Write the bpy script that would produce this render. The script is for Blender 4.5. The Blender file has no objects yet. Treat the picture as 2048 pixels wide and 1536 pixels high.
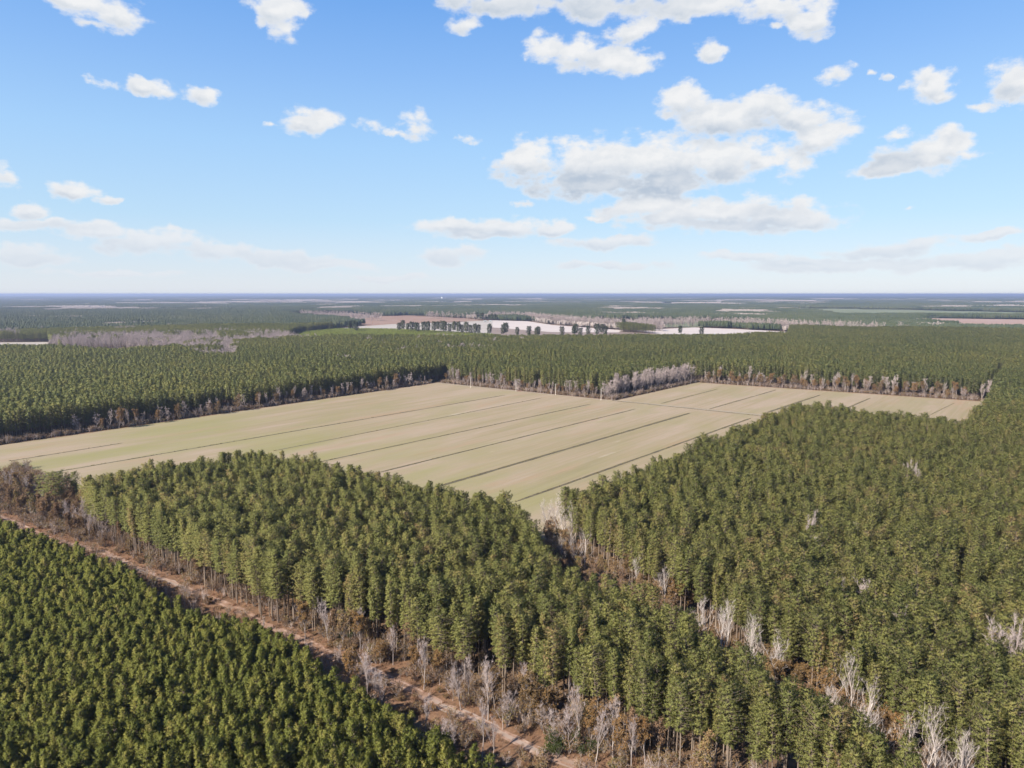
import bpy, math, random
import numpy as np
from mathutils import Vector, Matrix

SC = bpy.context.scene
COL = SC.collection
R = random.Random(7)
NR = np.random.default_rng(11)

# ------------------------------------------------------------------ camera numbers
FOC, PITCH, HC = 1365.0, math.radians(7.52), 90.0
CP, SP = math.cos(PITCH), math.sin(PITCH)


def at(u, v, z=0.0):
    """ground (or height z) point seen at photo pixel u, v"""
    x = (u - 1024) / FOC; y = (768 - v) / FOC
    dz = -SP + y * CP
    k = (z - HC) / dz
    return (x * k, (CP + y * SP) * k)


def proj(x, y, z):
    """photo position of a world point, as fractions across and down; depth"""
    zz = z - HC
    f = y * CP - zz * SP
    up = y * SP + zz * CP
    if f < 1: return (-9, -9, f)
    return ((x / f * FOC + 1024) / 2048, (768 - up / f * FOC) / 1536, f)


D = (0.62, 0.7846)       # direction of the field rows
N = (0.7846, -0.62)      # across the rows


def ST(s, t):
    return (s * D[0] + t * N[0], s * D[1] + t * N[1])


def toST(x, y):
    return (x * D[0] + y * D[1], x * N[0] + y * N[1])


def inpoly(px, py, poly):
    """vectorised point in polygon"""
    px = np.asarray(px, float); py = np.asarray(py, float)
    c = np.zeros(px.shape, bool)
    n = len(poly)
    for i in range(n):
        x1, y1 = poly[i]; x2, y2 = poly[(i + 1) % n]
        if y1 == y2: continue
        k = ((y1 > py) != (y2 > py)) & (px < (x2 - x1) * (py - y1) / (y2 - y1) + x1)
        c ^= k
    return c


def lnoise(x, y, sc, seed=0):
    """cheap smooth value noise, 0..1"""
    x = np.asarray(x) / sc + seed * 17.3; y = np.asarray(y) / sc - seed * 9.1
    xi = np.floor(x); yi = np.floor(y); fx = x - xi; fy = y - yi
    fx = fx * fx * (3 - 2 * fx); fy = fy * fy * (3 - 2 * fy)
    h = lambda a, b: np.modf(np.abs(np.sin(a * 127.1 + b * 311.7 + seed) * 43758.5453))[0]
    return (h(xi, yi) * (1 - fx) + h(xi + 1, yi) * fx) * (1 - fy) + (h(xi, yi + 1) * (1 - fx) + h(xi + 1, yi + 1) * fx) * fy


# ------------------------------------------------------------------ materials
def new_mat(name):
    m = bpy.data.materials.new(name); m.use_nodes = True
    nt = m.node_tree; b = nt.nodes['Principled BSDF']
    b.inputs['Roughness'].default_value = 0.85
    b.inputs['Specular IOR Level'].default_value = 0.15
    return m, nt, b


def ramp(nt, stops, fac):
    r = nt.nodes.new('ShaderNodeValToRGB')
    e = r.color_ramp.elements
    while len(e) < len(stops): e.new(0.5)
    for k, (p, c) in enumerate(stops):
        e[k].position = p; e[k].color = (*c, 1)
    nt.links.new(fac, r.inputs[0])
    return r.outputs[0]


def math_(nt, op, a, b=None, c=None):
    n = nt.nodes.new('ShaderNodeMath'); n.operation = op
    for i, v in enumerate((a, b, c)):
        if v is None: continue
        if isinstance(v, (int, float)): n.inputs[i].default_value = v
        else: nt.links.new(v, n.inputs[i])
    return n.outputs[0]


def noise(nt, vec, scale, detail=4, rough=0.55):
    n = nt.nodes.new('ShaderNodeTexNoise')
    n.inputs['Scale'].default_value = scale; n.inputs['Detail'].default_value = detail
    n.inputs['Roughness'].default_value = rough
    if vec is not None: nt.links.new(vec, n.inputs['Vector'])
    return n.outputs['Fac']


def mapping(nt, vec, scale=(1, 1, 1), loc=(0, 0, 0)):
    n = nt.nodes.new('ShaderNodeMapping')
    n.inputs['Scale'].default_value = scale; n.inputs['Location'].default_value = loc
    nt.links.new(vec, n.inputs['Vector'])
    return n.outputs[0]


def mix(nt, fac, a, b):
    n = nt.nodes.new('ShaderNodeMix'); n.data_type = 'RGBA'
    if isinstance(fac, (int, float)): n.inputs[0].default_value = fac
    else: nt.links.new(fac, n.inputs[0])
    for i, v in ((6, a), (7, b)):
        if isinstance(v, tuple): n.inputs[i].default_value = (*v, 1)
        else: nt.links.new(v, n.inputs[i])
    return n.outputs[2]


def objcoord(nt):
    return nt.nodes.new('ShaderNodeTexCoord').outputs['Object']


def worldpos(nt):
    return nt.nodes.new('ShaderNodeNewGeometry').outputs['Position']


def smooth(nt, v, lo, hi):
    n = nt.nodes.new('ShaderNodeMapRange'); n.interpolation_type = 'SMOOTHSTEP'
    nt.links.new(v, n.inputs[0]); n.inputs[1].default_value = lo; n.inputs[2].default_value = hi
    return n.outputs[0]


def foliage(name, stops, transl=0.25, patch=None):
    """leaf colour differs from tree to tree (object random) and from spray to spray (attribute 'tint')"""
    m, nt, b = new_mat(name)
    rnd = nt.nodes.new('ShaderNodeObjectInfo').outputs['Random']
    a = nt.nodes.new('ShaderNodeAttribute'); a.attribute_name = 'tint'
    v = math_(nt, 'ADD', math_(nt, 'MULTIPLY', rnd, 0.62), math_(nt, 'MULTIPLY', a.outputs['Fac'], 0.42))
    if patch:
        pn = noise(nt, worldpos(nt), patch[0], 3, 0.6)
        v = math_(nt, 'ADD', v, math_(nt, 'MULTIPLY', math_(nt, 'SUBTRACT', pn, 0.5), patch[1]))
    c = ramp(nt, stops, v)
    nt.links.new(c, b.inputs['Base Color'])
    b.inputs['Roughness'].default_value = 0.6
    if transl:
        t = nt.nodes.new('ShaderNodeBsdfTranslucent'); nt.links.new(c, t.inputs[0])
        ms = nt.nodes.new('ShaderNodeMixShader'); ms.inputs[0].default_value = transl * 1.3
        nt.links.new(b.outputs[0], ms.inputs[1]); nt.links.new(t.outputs[0], ms.inputs[2])
        nt.links.new(ms.outputs[0], nt.nodes['Material Output'].inputs[0])
    return m


M = {}
M['needle'] = foliage('pine_needles', [(0.0, (0.117, 0.128, 0.040)), (0.35, (0.173, 0.180, 0.057)), (0.72, (0.222, 0.215, 0.067)), (0.93, (0.251, 0.209, 0.079)), (1.0, (0.268, 0.176, 0.090))], 0.32, (0.035, 0.8))
M['young'] = foliage('young_pine_needles', [(0.0, (0.095, 0.111, 0.026)), (0.5, (0.156, 0.165, 0.036)), (0.85, (0.214, 0.204, 0.048)), (1.0, (0.260, 0.209, 0.073))], 0.32, (0.03, 0.45))
M['far_needle'] = foliage('far_pine_needles', [(0.0, (0.086, 0.100, 0.037)), (0.5, (0.134, 0.146, 0.049)), (1.0, (0.204, 0.187, 0.058))], 0.15, (0.006, 1.0))
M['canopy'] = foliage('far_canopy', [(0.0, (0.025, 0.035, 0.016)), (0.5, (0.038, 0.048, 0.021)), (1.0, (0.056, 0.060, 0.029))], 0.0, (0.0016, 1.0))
M['sapling'] = foliage('sapling_needles', [(0.0, (0.145, 0.186, 0.038)), (1.0, (0.269, 0.289, 0.056))], 0.2)
M['cedar'] = foliage('evergreen_leaves', [(0.0, (0.031, 0.042, 0.010)), (1.0, (0.061, 0.074, 0.015))], 0.2)
M['russet'] = foliage('russet_leaves', [(0.0, (0.150, 0.100, 0.045)), (0.5, (0.215, 0.135, 0.058)), (0.8, (0.270, 0.150, 0.060)), (1.0, (0.290, 0.215, 0.080))], 0.3)
M['brownleaf'] = foliage('dry_brush_leaves', [(0.0, (0.143, 0.086, 0.051)), (0.4, (0.218, 0.136, 0.081)), (0.75, (0.262, 0.173, 0.081)), (1.0, (0.164, 0.152, 0.051))], 0.25, (0.05, 0.6))
M['straw'] = foliage('dry_grass', [(0.0, (0.221, 0.116, 0.067)), (0.5, (0.297, 0.172, 0.105)), (1.0, (0.364, 0.260, 0.164))], 0.25, (0.08, 0.8))
M['weed'] = foliage('ditch_weeds', [(0.0, (0.105, 0.090, 0.045)), (0.6, (0.180, 0.143, 0.075)), (1.0, (0.240, 0.225, 0.090))], 0.1)


def bark(name, c0, c1):
    m, nt, b = new_mat(name)
    rnd = nt.nodes.new('ShaderNodeObjectInfo').outputs['Random']
    n = noise(nt, mapping(nt, objcoord(nt), (3, 3, 0.7)), 1.3, 4, 0.6)
    v = math_(nt, 'ADD', math_(nt, 'MULTIPLY', rnd, 0.45), math_(nt, 'MULTIPLY', n, 0.55))
    nt.links.new(ramp(nt, [(0.15, c0), (0.85, c1)], v), b.inputs['Base Color'])
    return m


M['pine_bark'] = bark('pine_bark', (0.087, 0.062, 0.047), (0.212, 0.168, 0.131))
M['pale_bark'] = bark('pale_bark', (0.283, 0.239, 0.215), (0.471, 0.414, 0.380))
M['grey_bark'] = bark('grey_bark', (0.174, 0.139, 0.123), (0.323, 0.275, 0.251))
M['mauve_bark'] = bark('mauve_twigs', (0.262, 0.213, 0.198), (0.412, 0.340, 0.317))


# ------------------------------------------------------------------ mesh building
class MB:
    def __init__(self):
        self.v = []; self.f = []; self.t = []; self.m = []; self.n = {}

    def tri(self, a, b, c, t=0.5, m=0, nrm=None):
        k = len(self.v)
        if nrm is not None:
            if (Vector(b) - Vector(a)).cross(Vector(c) - Vector(a)).dot(nrm) < 0: b, a = a, b
            for i in range(3): self.n[k + i] = tuple(nrm)
        self.v += [a, b, c]; self.f.append((k, k + 1, k + 2)); self.t.append(t); self.m.append(m)

    def quad(self, a, b, c, d, t=0.5, m=0):
        k = len(self.v); self.v += [a, b, c, d]; self.f.append((k, k + 1, k + 2, k + 3)); self.t.append(t); self.m.append(m)

    def tube(self, pts, rads, sides=5, t=0.5, m=0):
        k0 = len(self.v)
        for i, p in enumerate(pts):
            p = Vector(p)
            a = Vector(pts[max(i - 1, 0)]); b = Vector(pts[min(i + 1, len(pts) - 1)])
            d = (b - a)
            if d.length < 1e-6: d = Vector((0, 0, 1))
            d.normalize()
            q = d.cross(Vector((0, 0, 1)) if abs(d.z) < 0.9 else Vector((1, 0, 0))).normalized()
            w = d.cross(q)
            for j in range(sides):
                an = 2 * math.pi * j / sides
                e = q * math.cos(an) + w * math.sin(an)
                self.n[len(self.v)] = tuple(e)
                self.v.append(tuple(p + e * rads[i]))
        for i in range(len(pts) - 1):
            for j in range(sides):
                a = k0 + i * sides + j; b = k0 + i * sides + (j + 1) % sides
                self.f.append((a, b, b + sides, a + sides)); self.t.append(t); self.m.append(m)

    def box(self, cx, cy, cz, sx, sy, sz, rz=0.0, m=0):
        k = len(self.v); c, s = math.cos(rz), math.sin(rz)
        for dx in (-.5, .5):
            for dy in (-.5, .5):
                for dz in (-.5, .5):
                    x, y = dx * sx, dy * sy
                    self.v.append((cx + x * c - y * s, cy + x * s + y * c, cz + dz * sz))
        for f in ((0, 1, 3, 2), (4, 6, 7, 5), (0, 4, 5, 1), (2, 3, 7, 6), (0, 2, 6, 4), (1, 5, 7, 3)):
            self.f.append(tuple(k + i for i in f)); self.t.append(.5); self.m.append(m)

    def mesh(self, name, mats):
        me = bpy.data.meshes.new(name)
        me.from_pydata(self.v, [], self.f)
        if not isinstance(mats, (list, tuple)): mats = [mats]
        for q in mats: me.materials.append(q)
        a = me.attributes.new('tint', 'FLOAT', 'FACE'); a.data.foreach_set('value', self.t)
        if len(mats) > 1: me.polygons.foreach_set('material_index', self.m)
        me.update()
        if len(self.n) == len(self.v): me.normals_split_custom_set_from_vertices([self.n[i] for i in range(len(self.v))])
        return me


def join(parts):
    """several (MB, material slot) into one MB"""
    o = MB()
    for mb, slot in parts:
        k = len(o.v); o.v += mb.v
        o.n.update({i + k: q for i, q in mb.n.items()}); o.f += [tuple(i + k for i in f) for f in mb.f]; o.t += mb.t; o.m += [slot] * len(mb.f)
    return o


def rv(r):
    while True:
        v = Vector((r.uniform(-1, 1), r.uniform(-1, 1), r.uniform(-1, 1)))
        if 0.05 < v.length < 1: return v.normalized()


def tuft(mb, p, d, n, L, w, r, spread=0.9, t=None, out=None):
    """a spray of needles: n thin leaves fanning out of p about direction d"""
    t = r.random() if t is None else t
    for _ in range(n):
        q = (d + rv(r) * spread).normalized()
        s = q.cross(rv(r)).normalized() * w * r.uniform(.7, 1.2)
        l = L * r.uniform(.65, 1.2)
        a = p + q * (l * .08)
        nn = None if out is None else (out * .75 + q * .6 + rv(r) * .45).normalized()
        mb.tri(tuple(a - s * .6), tuple(a + s * .6), tuple(p + q * l), min(1, max(0, t + r.uniform(-.15, .15))), 0, nn)


def pine(seed, H=19.0, base=.45, rad=2.3, nb=64, tufts=6, nt_=9, L=.62, w=.105, kind='tall'):
    """trunk (with its limbs) and crown of one pine"""
    r = random.Random(seed)
    tr, cr = MB(), MB()
    bx, by = r.uniform(-1.0, 1.0), r.uniform(-1.0, 1.0)
    ax = lambda z: Vector((bx * (z / H) ** 2, by * (z / H) ** 2, z))
    n = 9
    tr.tube([tuple(ax(H * .97 * i / n)) for i in range(n + 1)], [(.17 if kind == 'tall' else .10) * (1 - .85 * i / n) for i in range(n + 1)], 6)
    # a few bare stubs below the crown
    if kind == 'tall':
        for _ in range(7):
            z = H * r.uniform(base * .55, base); a = r.uniform(0, 6.28); l = r.uniform(.5, 1.5)
            p = ax(z); tr.tube([tuple(p), tuple(p + Vector((math.cos(a) * l, math.sin(a) * l, l * .15)))], [.035, .012], 3)
    ga = 0
    lobes = [(r.uniform(0, 6.28), r.uniform(.62, 1.42)) for _ in range(5)]
    for i in range(nb):
        u = (i + r.uniform(-.4, .4)) / nb
        u = min(max(u, 0), .995)
        z = H * (base + (1 - base) * u)
        ga += 2.4 + r.uniform(-.5, .5)
        if kind == 'tall':
            prof = (0.62 + .76 * u if u < .5 else 1.0 - ((u - .5) / .5) ** 3.0 * .58)
            up = .12 + .55 * u
        else:
            prof = (.85 + .3 * u if u < .5 else 1.0 - ((u - .5) / .5) ** 2.4 * .72)
            up = .35 + .75 * u
        lob = 1 + sum((k - 1) * max(0, math.cos(ga - a)) ** 2 for a, k in lobes)
        l = rad * prof * lob * r.uniform(.62, 1.22)
        d = Vector((math.cos(ga), math.sin(ga), up)).normalized()
        p0 = ax(z)
        tip = p0 + d * l + Vector((0, 0, l * .10))
        tr.tube([tuple(p0), tuple(p0 + d * l * .55), tuple(tip)], [.045, .03, .01], 3)
        tb = r.random()
        for k in range(tufts):
            e = .30 + .72 * (k + r.random() * .6) / tufts
            side = d.cross(Vector((0, 0, 1))).normalized() * (r.uniform(-1, 1) * l * .34 * (1.25 - e))
            p = p0 + d * l * e + side + Vector((0, 0, l * .10 * e + r.uniform(-.1, .18)))
            dd = (d * .8 + Vector((0, 0, .75 if kind != 'tall' else .55)) + side.normalized() * .25).normalized()
            h = p - ax(p.z); h.z = 0
            out = (h.normalized() * .8 + Vector((0, 0, .25 + .65 * u))).normalized() if h.length > .05 else Vector((0, 0, 1))
            tuft(cr, p, dd, nt_, L, w, r, .85, .3 * tb + .7 * r.random(), out)
    tuft(cr, ax(H * .97), Vector((0, 0, 1)), nt_ * 2, L * 1.2, w, r, .6, None, Vector((0, 0, 1)))
    return tr, cr


def bare(seed, H=12.0, spread=.55, fork=.35, dens=1.0, leaf=0.0, tw=.022, n1=9):
    """a leafless tree: trunk with limbs, crown of branches and twigs, and (leaf > 0) sprays of dry leaves"""
    r = random.Random(seed)
    tr, cr, lf = MB(), MB(), MB()

    def wob(p, d, l, n, up):
        pts = [p.copy()]
        for i in range(n):
            d = (d + rv(r) * .16 + Vector((0, 0, up))).normalized()
            pts.append(pts[-1] + d * (l / n))
        return pts, d

    def leafs(p):
        if leaf and r.random() < leaf:
            tuft(lf, p, rv(r), 5, .42, .16, r, 1.5)

    def grow(p, d, l, rad, lev):
        n = 4 if lev == 0 else 3
        pts, de = wob(p, d, l, n, .10 if lev else .02)
        rads = [rad * (1 - .62 * i / n) for i in range(n + 1)]
        (tr if lev < 2 else cr).tube([tuple(q) for q in pts], rads, 6 if lev == 0 else (4 if lev == 1 else 3), r.random())
        if lev == 3: 
            for _ in range(int(5 * dens)):
                k = r.uniform(.2, 1) * n; i = min(int(k), n - 1); q = pts[i].lerp(pts[i + 1], k - i)
                dd = (de + rv(r) * .75 + Vector((0, 0, .2))).normalized(); s = dd.cross(rv(r)).normalized() * tw
                e = q + dd * r.uniform(.5, 1.1)
                cr.tri(tuple(q - s), tuple(q + s), tuple(e), r.random()); leafs(e)
            return
        cnt = (n1, 5, 4)[lev]
        for j in range(max(2, int(cnt * (dens if lev else 1)))):
            k = (fork + (1 - fork) * (j + r.random() * .7) / cnt if lev == 0 else r.uniform(.25, 1.0)) * n
            k = min(k, n - .01); i = int(k); q = pts[i].lerp(pts[i + 1], k - i)
            a = r.uniform(0, 6.28) if lev else j * 2.4 + r.uniform(-.5, .5)
            side = Vector((math.cos(a), math.sin(a), 0))
            sp = spread * (1 if lev == 0 else 1.1)
            dd = (de * (1 - .45 * sp) + side * sp + Vector((0, 0, .25))).normalized()
            fl = (1 - .45 * k / n) if lev == 0 else r.uniform(.45, .75)
            grow(q, dd, l * fl * (.52 if lev == 0 else .62), rads[i] * (.5 if lev == 0 else .55), lev + 1)
        leafs(pts[-1])
    grow(Vector((0, 0, 0)), Vector((r.uniform(-.06, .06), r.uniform(-.06, .06), 1)).normalized(), H * .88, H * .0125, 0)
    return tr, cr, lf


def bush(seed, h=1.8, wd=1.4, stems=9, tw=5, lf=5, leafL=.28):
    r = random.Random(seed)
    st, le = MB(), MB()
    for _ in range(stems):
        a = r.uniform(0, 6.28); q = r.random() ** .5
        d = Vector((math.cos(a) * q * wd / h, math.sin(a) * q * wd / h, 1)).normalized()
        L = h * r.uniform(.6, 1.1)
        st.tube([(0, 0, 0), tuple(d * L * .6 + rv(r) * .06), tuple(d * L)], [.025, .017, .006], 3, r.random())
        for _ in range(tw):
            p = d * L * r.uniform(.35, 1); dd = (d + rv(r) * .9).normalized(); s = dd.cross(rv(r)).normalized() * .016
            e = p + dd * r.uniform(.3, .7) * h * .35
            st.tri(tuple(p - s), tuple(p + s), tuple(e), r.random())
            if lf: tuft(le, e, dd, lf, leafL, .07, r, 1.3)
    return st, le


def grass(seed, h=.8, n=38, wd=.5):
    r = random.Random(seed); mb = MB()
    for _ in range(n):
        a = r.uniform(0, 6.28); q = r.random() * wd; p = Vector((math.cos(a) * q, math.sin(a) * q, 0))
        d = (Vector((0, 0, 1)) + rv(r) * .45).normalized(); s = d.cross(rv(r)).normalized() * .03
        mb.tri(tuple(p - s), tuple(p + s), tuple(p + d * h * r.uniform(.6, 1.15)), r.random())
    return mb


# ------------------------------------------------------------------ object helpers
def link(o):
    COL.objects.link(o); return o


def tag(o, label=None, cat=None, group=None, kind=None):
    if label: o['label'] = label
    if cat: o['category'] = cat
    if group: o['group'] = group
    if kind: o['kind'] = kind
    return o


def part(name, me, parent):
    o = bpy.data.objects.new(name, me); o.parent = parent; return link(o)


def empty(name, x, y, z=0, rz=0, sc=(1, 1, 1)):
    o = bpy.data.objects.new(name, None); o.location = (x, y, z); o.rotation_euler = (0, 0, rz); o.scale = sc
    o.empty_display_size = .5
    return link(o)


def source(name, me):
    return bpy.data.objects.new(name, me)          # geometry shared by the instances of a stuff object


def scatter(name, label, pts, srcs, rnd=(.85, 1.15), zscale=None, seed=1, hscale=None):
    """ONE stuff object: srcs instanced on pts ((n,2) or (n,3)) by geometry nodes"""
    pts = np.asarray(pts, float); n = len(pts)
    if n == 0: return None
    if pts.shape[1] == 2: pts = np.c_[pts, np.zeros(n)]
    g = np.random.default_rng(seed)
    me = bpy.data.meshes.new(name)
    me.vertices.add(n); me.vertices.foreach_set('co', pts.astype(np.float32).ravel())
    rz = g.uniform(0, 6.283, n).astype(np.float32)
    sc = g.uniform(rnd[0], rnd[1], n)
    hs = sc * g.uniform(.96, 1.05, n)
    if hscale is not None: sc = sc * hscale; hs = hs * hscale
    s3 = np.c_[sc, sc, hs].astype(np.float32)
    vi = g.integers(0, len(srcs), n).astype(np.int32)
    a = me.attributes.new('turn', 'FLOAT', 'POINT'); a.data.foreach_set('value', rz)
    a = me.attributes.new('size', 'FLOAT_VECTOR', 'POINT'); a.data.foreach_set('vector', s3.ravel())
    a = me.attributes.new('pick', 'INT', 'POINT'); a.data.foreach_set('value', vi)
    me.update()
    o = link(bpy.data.objects.new(name, me))
    ng = bpy.data.node_groups.new(name, 'GeometryNodeTree')
    ng.interface.new_socket('Geometry', in_out='INPUT', socket_type='NodeSocketGeometry')
    ng.interface.new_socket('Geometry', in_out='OUTPUT', socket_type='NodeSocketGeometry')
    gi = ng.nodes.new('NodeGroupInput'); go = ng.nodes.new('NodeGroupOutput')
    jn = ng.nodes.new('GeometryNodeJoinGeometry'); ng.links.new(jn.outputs[0], go.inputs[0])

    def attr(nm, tp):
        x = ng.nodes.new('GeometryNodeInputNamedAttribute'); x.data_type = tp; x.inputs['Name'].default_value = nm
        return x.outputs[0]
    turn, size, pick = attr('turn', 'FLOAT'), attr('size', 'FLOAT_VECTOR'), attr('pick', 'INT')
    cx = ng.nodes.new('ShaderNodeCombineXYZ'); ng.links.new(turn, cx.inputs[2])
    for k, s in enumerate(srcs):
        oi = ng.nodes.new('GeometryNodeObjectInfo'); oi.inputs['Object'].default_value = s; oi.inputs['As Instance'].default_value = True
        cm = ng.nodes.new('FunctionNodeCompare'); cm.data_type = 'INT'; cm.operation = 'EQUAL'
        ng.links.new(pick, cm.inputs[2]); cm.inputs[3].default_value = k
        ip = ng.nodes.new('GeometryNodeInstanceOnPoints')
        ng.links.new(gi.outputs[0], ip.inputs['Points']); ng.links.new(cm.outputs[0], ip.inputs['Selection'])
        ng.links.new(oi.outputs['Geometry'], ip.inputs['Instance'])
        ng.links.new(cx.outputs[0], ip.inputs['Rotation']); ng.links.new(size, ip.inputs['Scale'])
        ng.links.new(ip.outputs[0], jn.inputs[0])
    md = o.modifiers.new('scatter', 'NODES'); md.node_group = ng
    return tag(o, label, None, None, 'stuff')


def where(desc, x, y, z):
    u, v, _ = proj(x, y, z)
    return f"{desc}, {100 * min(max(u, 0), 1):.1f}% across, {100 * min(max(v, 0), 1):.1f}% down the photo"


# ------------------------------------------------------------------ ground
def fan_ground():
    v = [(0, 0, 0)]; f = []
    rad = [40, 80, 130, 200, 300, 450, 700, 1000, 1500, 2200, 3200, 4800, 7000, 10000, 15000, 22000, 32000, 46000, 65000]
    K = 72
    for r_ in rad:
        v += [(r_ * math.sin(2 * math.pi * k / K), r_ * math.cos(2 * math.pi * k / K), 0) for k in range(K)]
    for k in range(K): f.append((0, 1 + (k + 1) % K, 1 + k))
    for i in range(len(rad) - 1):
        for k in range(K):
            a = 1 + i * K + k; b = 1 + i * K + (k + 1) % K
            f.append((a, b, b + K, a + K))
    me = bpy.data.meshes.new('ground'); me.from_pydata(v, [], f); me.update()
    return me


m, nt, b = new_mat('forest_floor_and_far_country')
P = worldpos(nt)
n1 = noise(nt, P, 0.09, 6, .65); n2 = noise(nt, P, .6, 4, .6)
near = ramp(nt, [(.3, (0.060, 0.039, 0.024)), (.5, (0.102, 0.066, 0.042)), (.7, (0.132, 0.087, 0.054))], math_(nt, 'ADD', math_(nt, 'MULTIPLY', n1, .6), math_(nt, 'MULTIPLY', n2, .4)))
vo = nt.nodes.new('ShaderNodeTexVoronoi'); vo.inputs['Scale'].default_value = 1.0
wp = mapping(nt, P, (.0013, .0009, 0))
nt.links.new(wp, vo.inputs['Vector'])
sep = nt.nodes.new('ShaderNodeSeparateColor'); nt.links.new(vo.outputs['Color'], sep.inputs[0])
fn = noise(nt, mapping(nt, P, (.004, .004, 0)), 1, 5, .7)
cell = math_(nt, 'ADD', sep.outputs[0], math_(nt, 'MULTIPLY', math_(nt, 'SUBTRACT', fn, .5), .5))
farc = ramp(nt, [(.0, (0.032, 0.038, 0.015)), (.62, (0.042, 0.050, 0.018)), (.68, (0.104, 0.087, 0.052)), (.80, (0.071, 0.076, 0.032)), (.88, (0.182, 0.134, 0.098)), (.95, (0.130, 0.094, 0.062)), (1.0, (0.272, 0.221, 0.171))], cell)
dist = nt.nodes.new('ShaderNodeVectorMath'); dist.operation = 'LENGTH'; nt.links.new(P, dist.inputs[0])
nt.links.new(mix(nt, smooth(nt, dist.outputs['Value'], 2600, 3000), near, farc), b.inputs['Base Color'])
b.inputs['Roughness'].default_value = 1; b.inputs['Specular IOR Level'].default_value = 0
g = fan_ground(); g.materials.append(m)
tag(link(bpy.data.objects.new('ground', g)), kind='structure')


def sheet(name, poly, z, mat, local=False, sub=0):
    """a flat sheet on the ground from a world polygon; local: laid out in row coordinates (s, t)"""
    me = bpy.data.meshes.new(name)
    import bmesh
    bm = bmesh.new()
    fc = bm.faces.new([bm.verts.new((x, y, 0)) for x, y in poly])
    if fc.normal.z < 0: fc.normal_flip()
    bmesh.ops.triangulate(bm, faces=bm.faces[:])
    bm.normal_update()
    for q in bm.faces:
        if q.normal.z < 0: q.normal_flip()
    bm.to_mesh(me); bm.free()
    me.materials.append(mat)
    o = link(bpy.data.objects.new(name, me)); o.location.z = z
    if local: o.rotation_euler.z = math.atan2(D[1], D[0])
    tag(o, kind='structure')
    return o


# the big winter field: local x = s (along the rows), local y = -t
m, nt, b = new_mat('winter_field')
P = objcoord(nt)
br = noise(nt, mapping(nt, P, (.0045, .035, 0)), 1, 5, .6)
ln = noise(nt, mapping(nt, P, (.006, .42, 0)), 1, 6, .7)
lf = noise(nt, mapping(nt, P, (.02, 1.9, 0)), 1, 3, .6)
bl = noise(nt, mapping(nt, P, (.012, .03, 0), (31, 5, 0)), 1, 4, .6)
v = math_(nt, 'ADD', math_(nt, 'ADD', math_(nt, 'MULTIPLY', br, .46), math_(nt, 'MULTIPLY', ln, .40)), math_(nt, 'MULTIPLY', lf, .14))
c = ramp(nt, [(.36, (0.154, 0.132, 0.072)), (.44, (0.190, 0.154, 0.095)), (.50, (0.216, 0.168, 0.116)), (.56, (0.232, 0.183, 0.134)), (.64, (0.226, 0.166, 0.123))], v)
gr = smooth(nt, math_(nt, 'ADD', math_(nt, 'MULTIPLY', bl, .75), math_(nt, 'MULTIPLY', ln, .25)), .47, .62)
c = mix(nt, math_(nt, 'MULTIPLY', gr, .45), c, (.165, .150, .072))
sx_ = nt.nodes.new('ShaderNodeSeparateXYZ'); nt.links.new(P, sx_.inputs[0])
near_ = math_(nt, 'SUBTRACT', 1.0, smooth(nt, sx_.outputs[0], 220, 340))
ol = smooth(nt, math_(nt, 'ADD', math_(nt, 'MULTIPLY', noise(nt, mapping(nt, P, (.007, .028, 0), (8, 2, 0)), 1, 4, .55), .8), math_(nt, 'MULTIPLY', ln, .2)), .44, .58)
c = mix(nt, math_(nt, 'MULTIPLY', math_(nt, 'MULTIPLY', ol, near_), .58), c, (.160, .155, .062))
pk = smooth(nt, noise(nt, mapping(nt, P, (.01, .06, 0), (3, 77, 0)), 1, 4, .6), .56, .72)
c = mix(nt, math_(nt, 'MULTIPLY', pk, .55), c, (0.222, 0.148, 0.095))
mo = noise(nt, mapping(nt, P, (.05, .16, 0), (21, 9, 0)), 1, 6, .7)
c = mix(nt, math_(nt, 'MULTIPLY', smooth(nt, mo, .44, .62), .30), c, (.185, .160, .105))
wt = smooth(nt, noise(nt, mapping(nt, P, (.02, .09, 0), (13, 7, 0)), 1, 3, .6), .66, .74)
c = mix(nt, math_(nt, 'MULTIPLY', wt, .5), c, (0.292, 0.246, 0.185))
nt.links.new(c, b.inputs['Base Color']); b.inputs['Roughness'].default_value = 1; b.inputs['Specular IOR Level'].default_value = 0
M['field'] = m
fieldA = [(60, -489), (493, -489), (502, -294), (512, -132), (150, -132), (150, -300), (60, -300)]
fieldB = [(507, -287), (664, -281), (680, -160), (694, -42), (400, -42), (400, -132), (514, -132)]
fa = sheet('field', [(s, -t) for s, t in fieldA], .02, m, True)
fb = sheet('field', [(s, -t) for s, t in fieldB], .03, m, True)
m, nt, b = new_mat('grassy_farm_track')
P = objcoord(nt)
n1 = noise(nt, mapping(nt, P, (.6, .03, 0)), 1, 4, .6)
nt.links.new(ramp(nt, [(.3, (0.129, 0.108, 0.067)), (.5, (0.206, 0.170, 0.123)), (.7, (0.242, 0.200, 0.154))], n1), b.inputs['Base Color'])
tr_ = [(491, -489), (500, -294), (503, -287), (512, -132), (516, -132), (507, -290), (504, -300), (497, -489)]
sheet('farm_track', [(s, -t) for s, t in tr_], .05, m, True)

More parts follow.
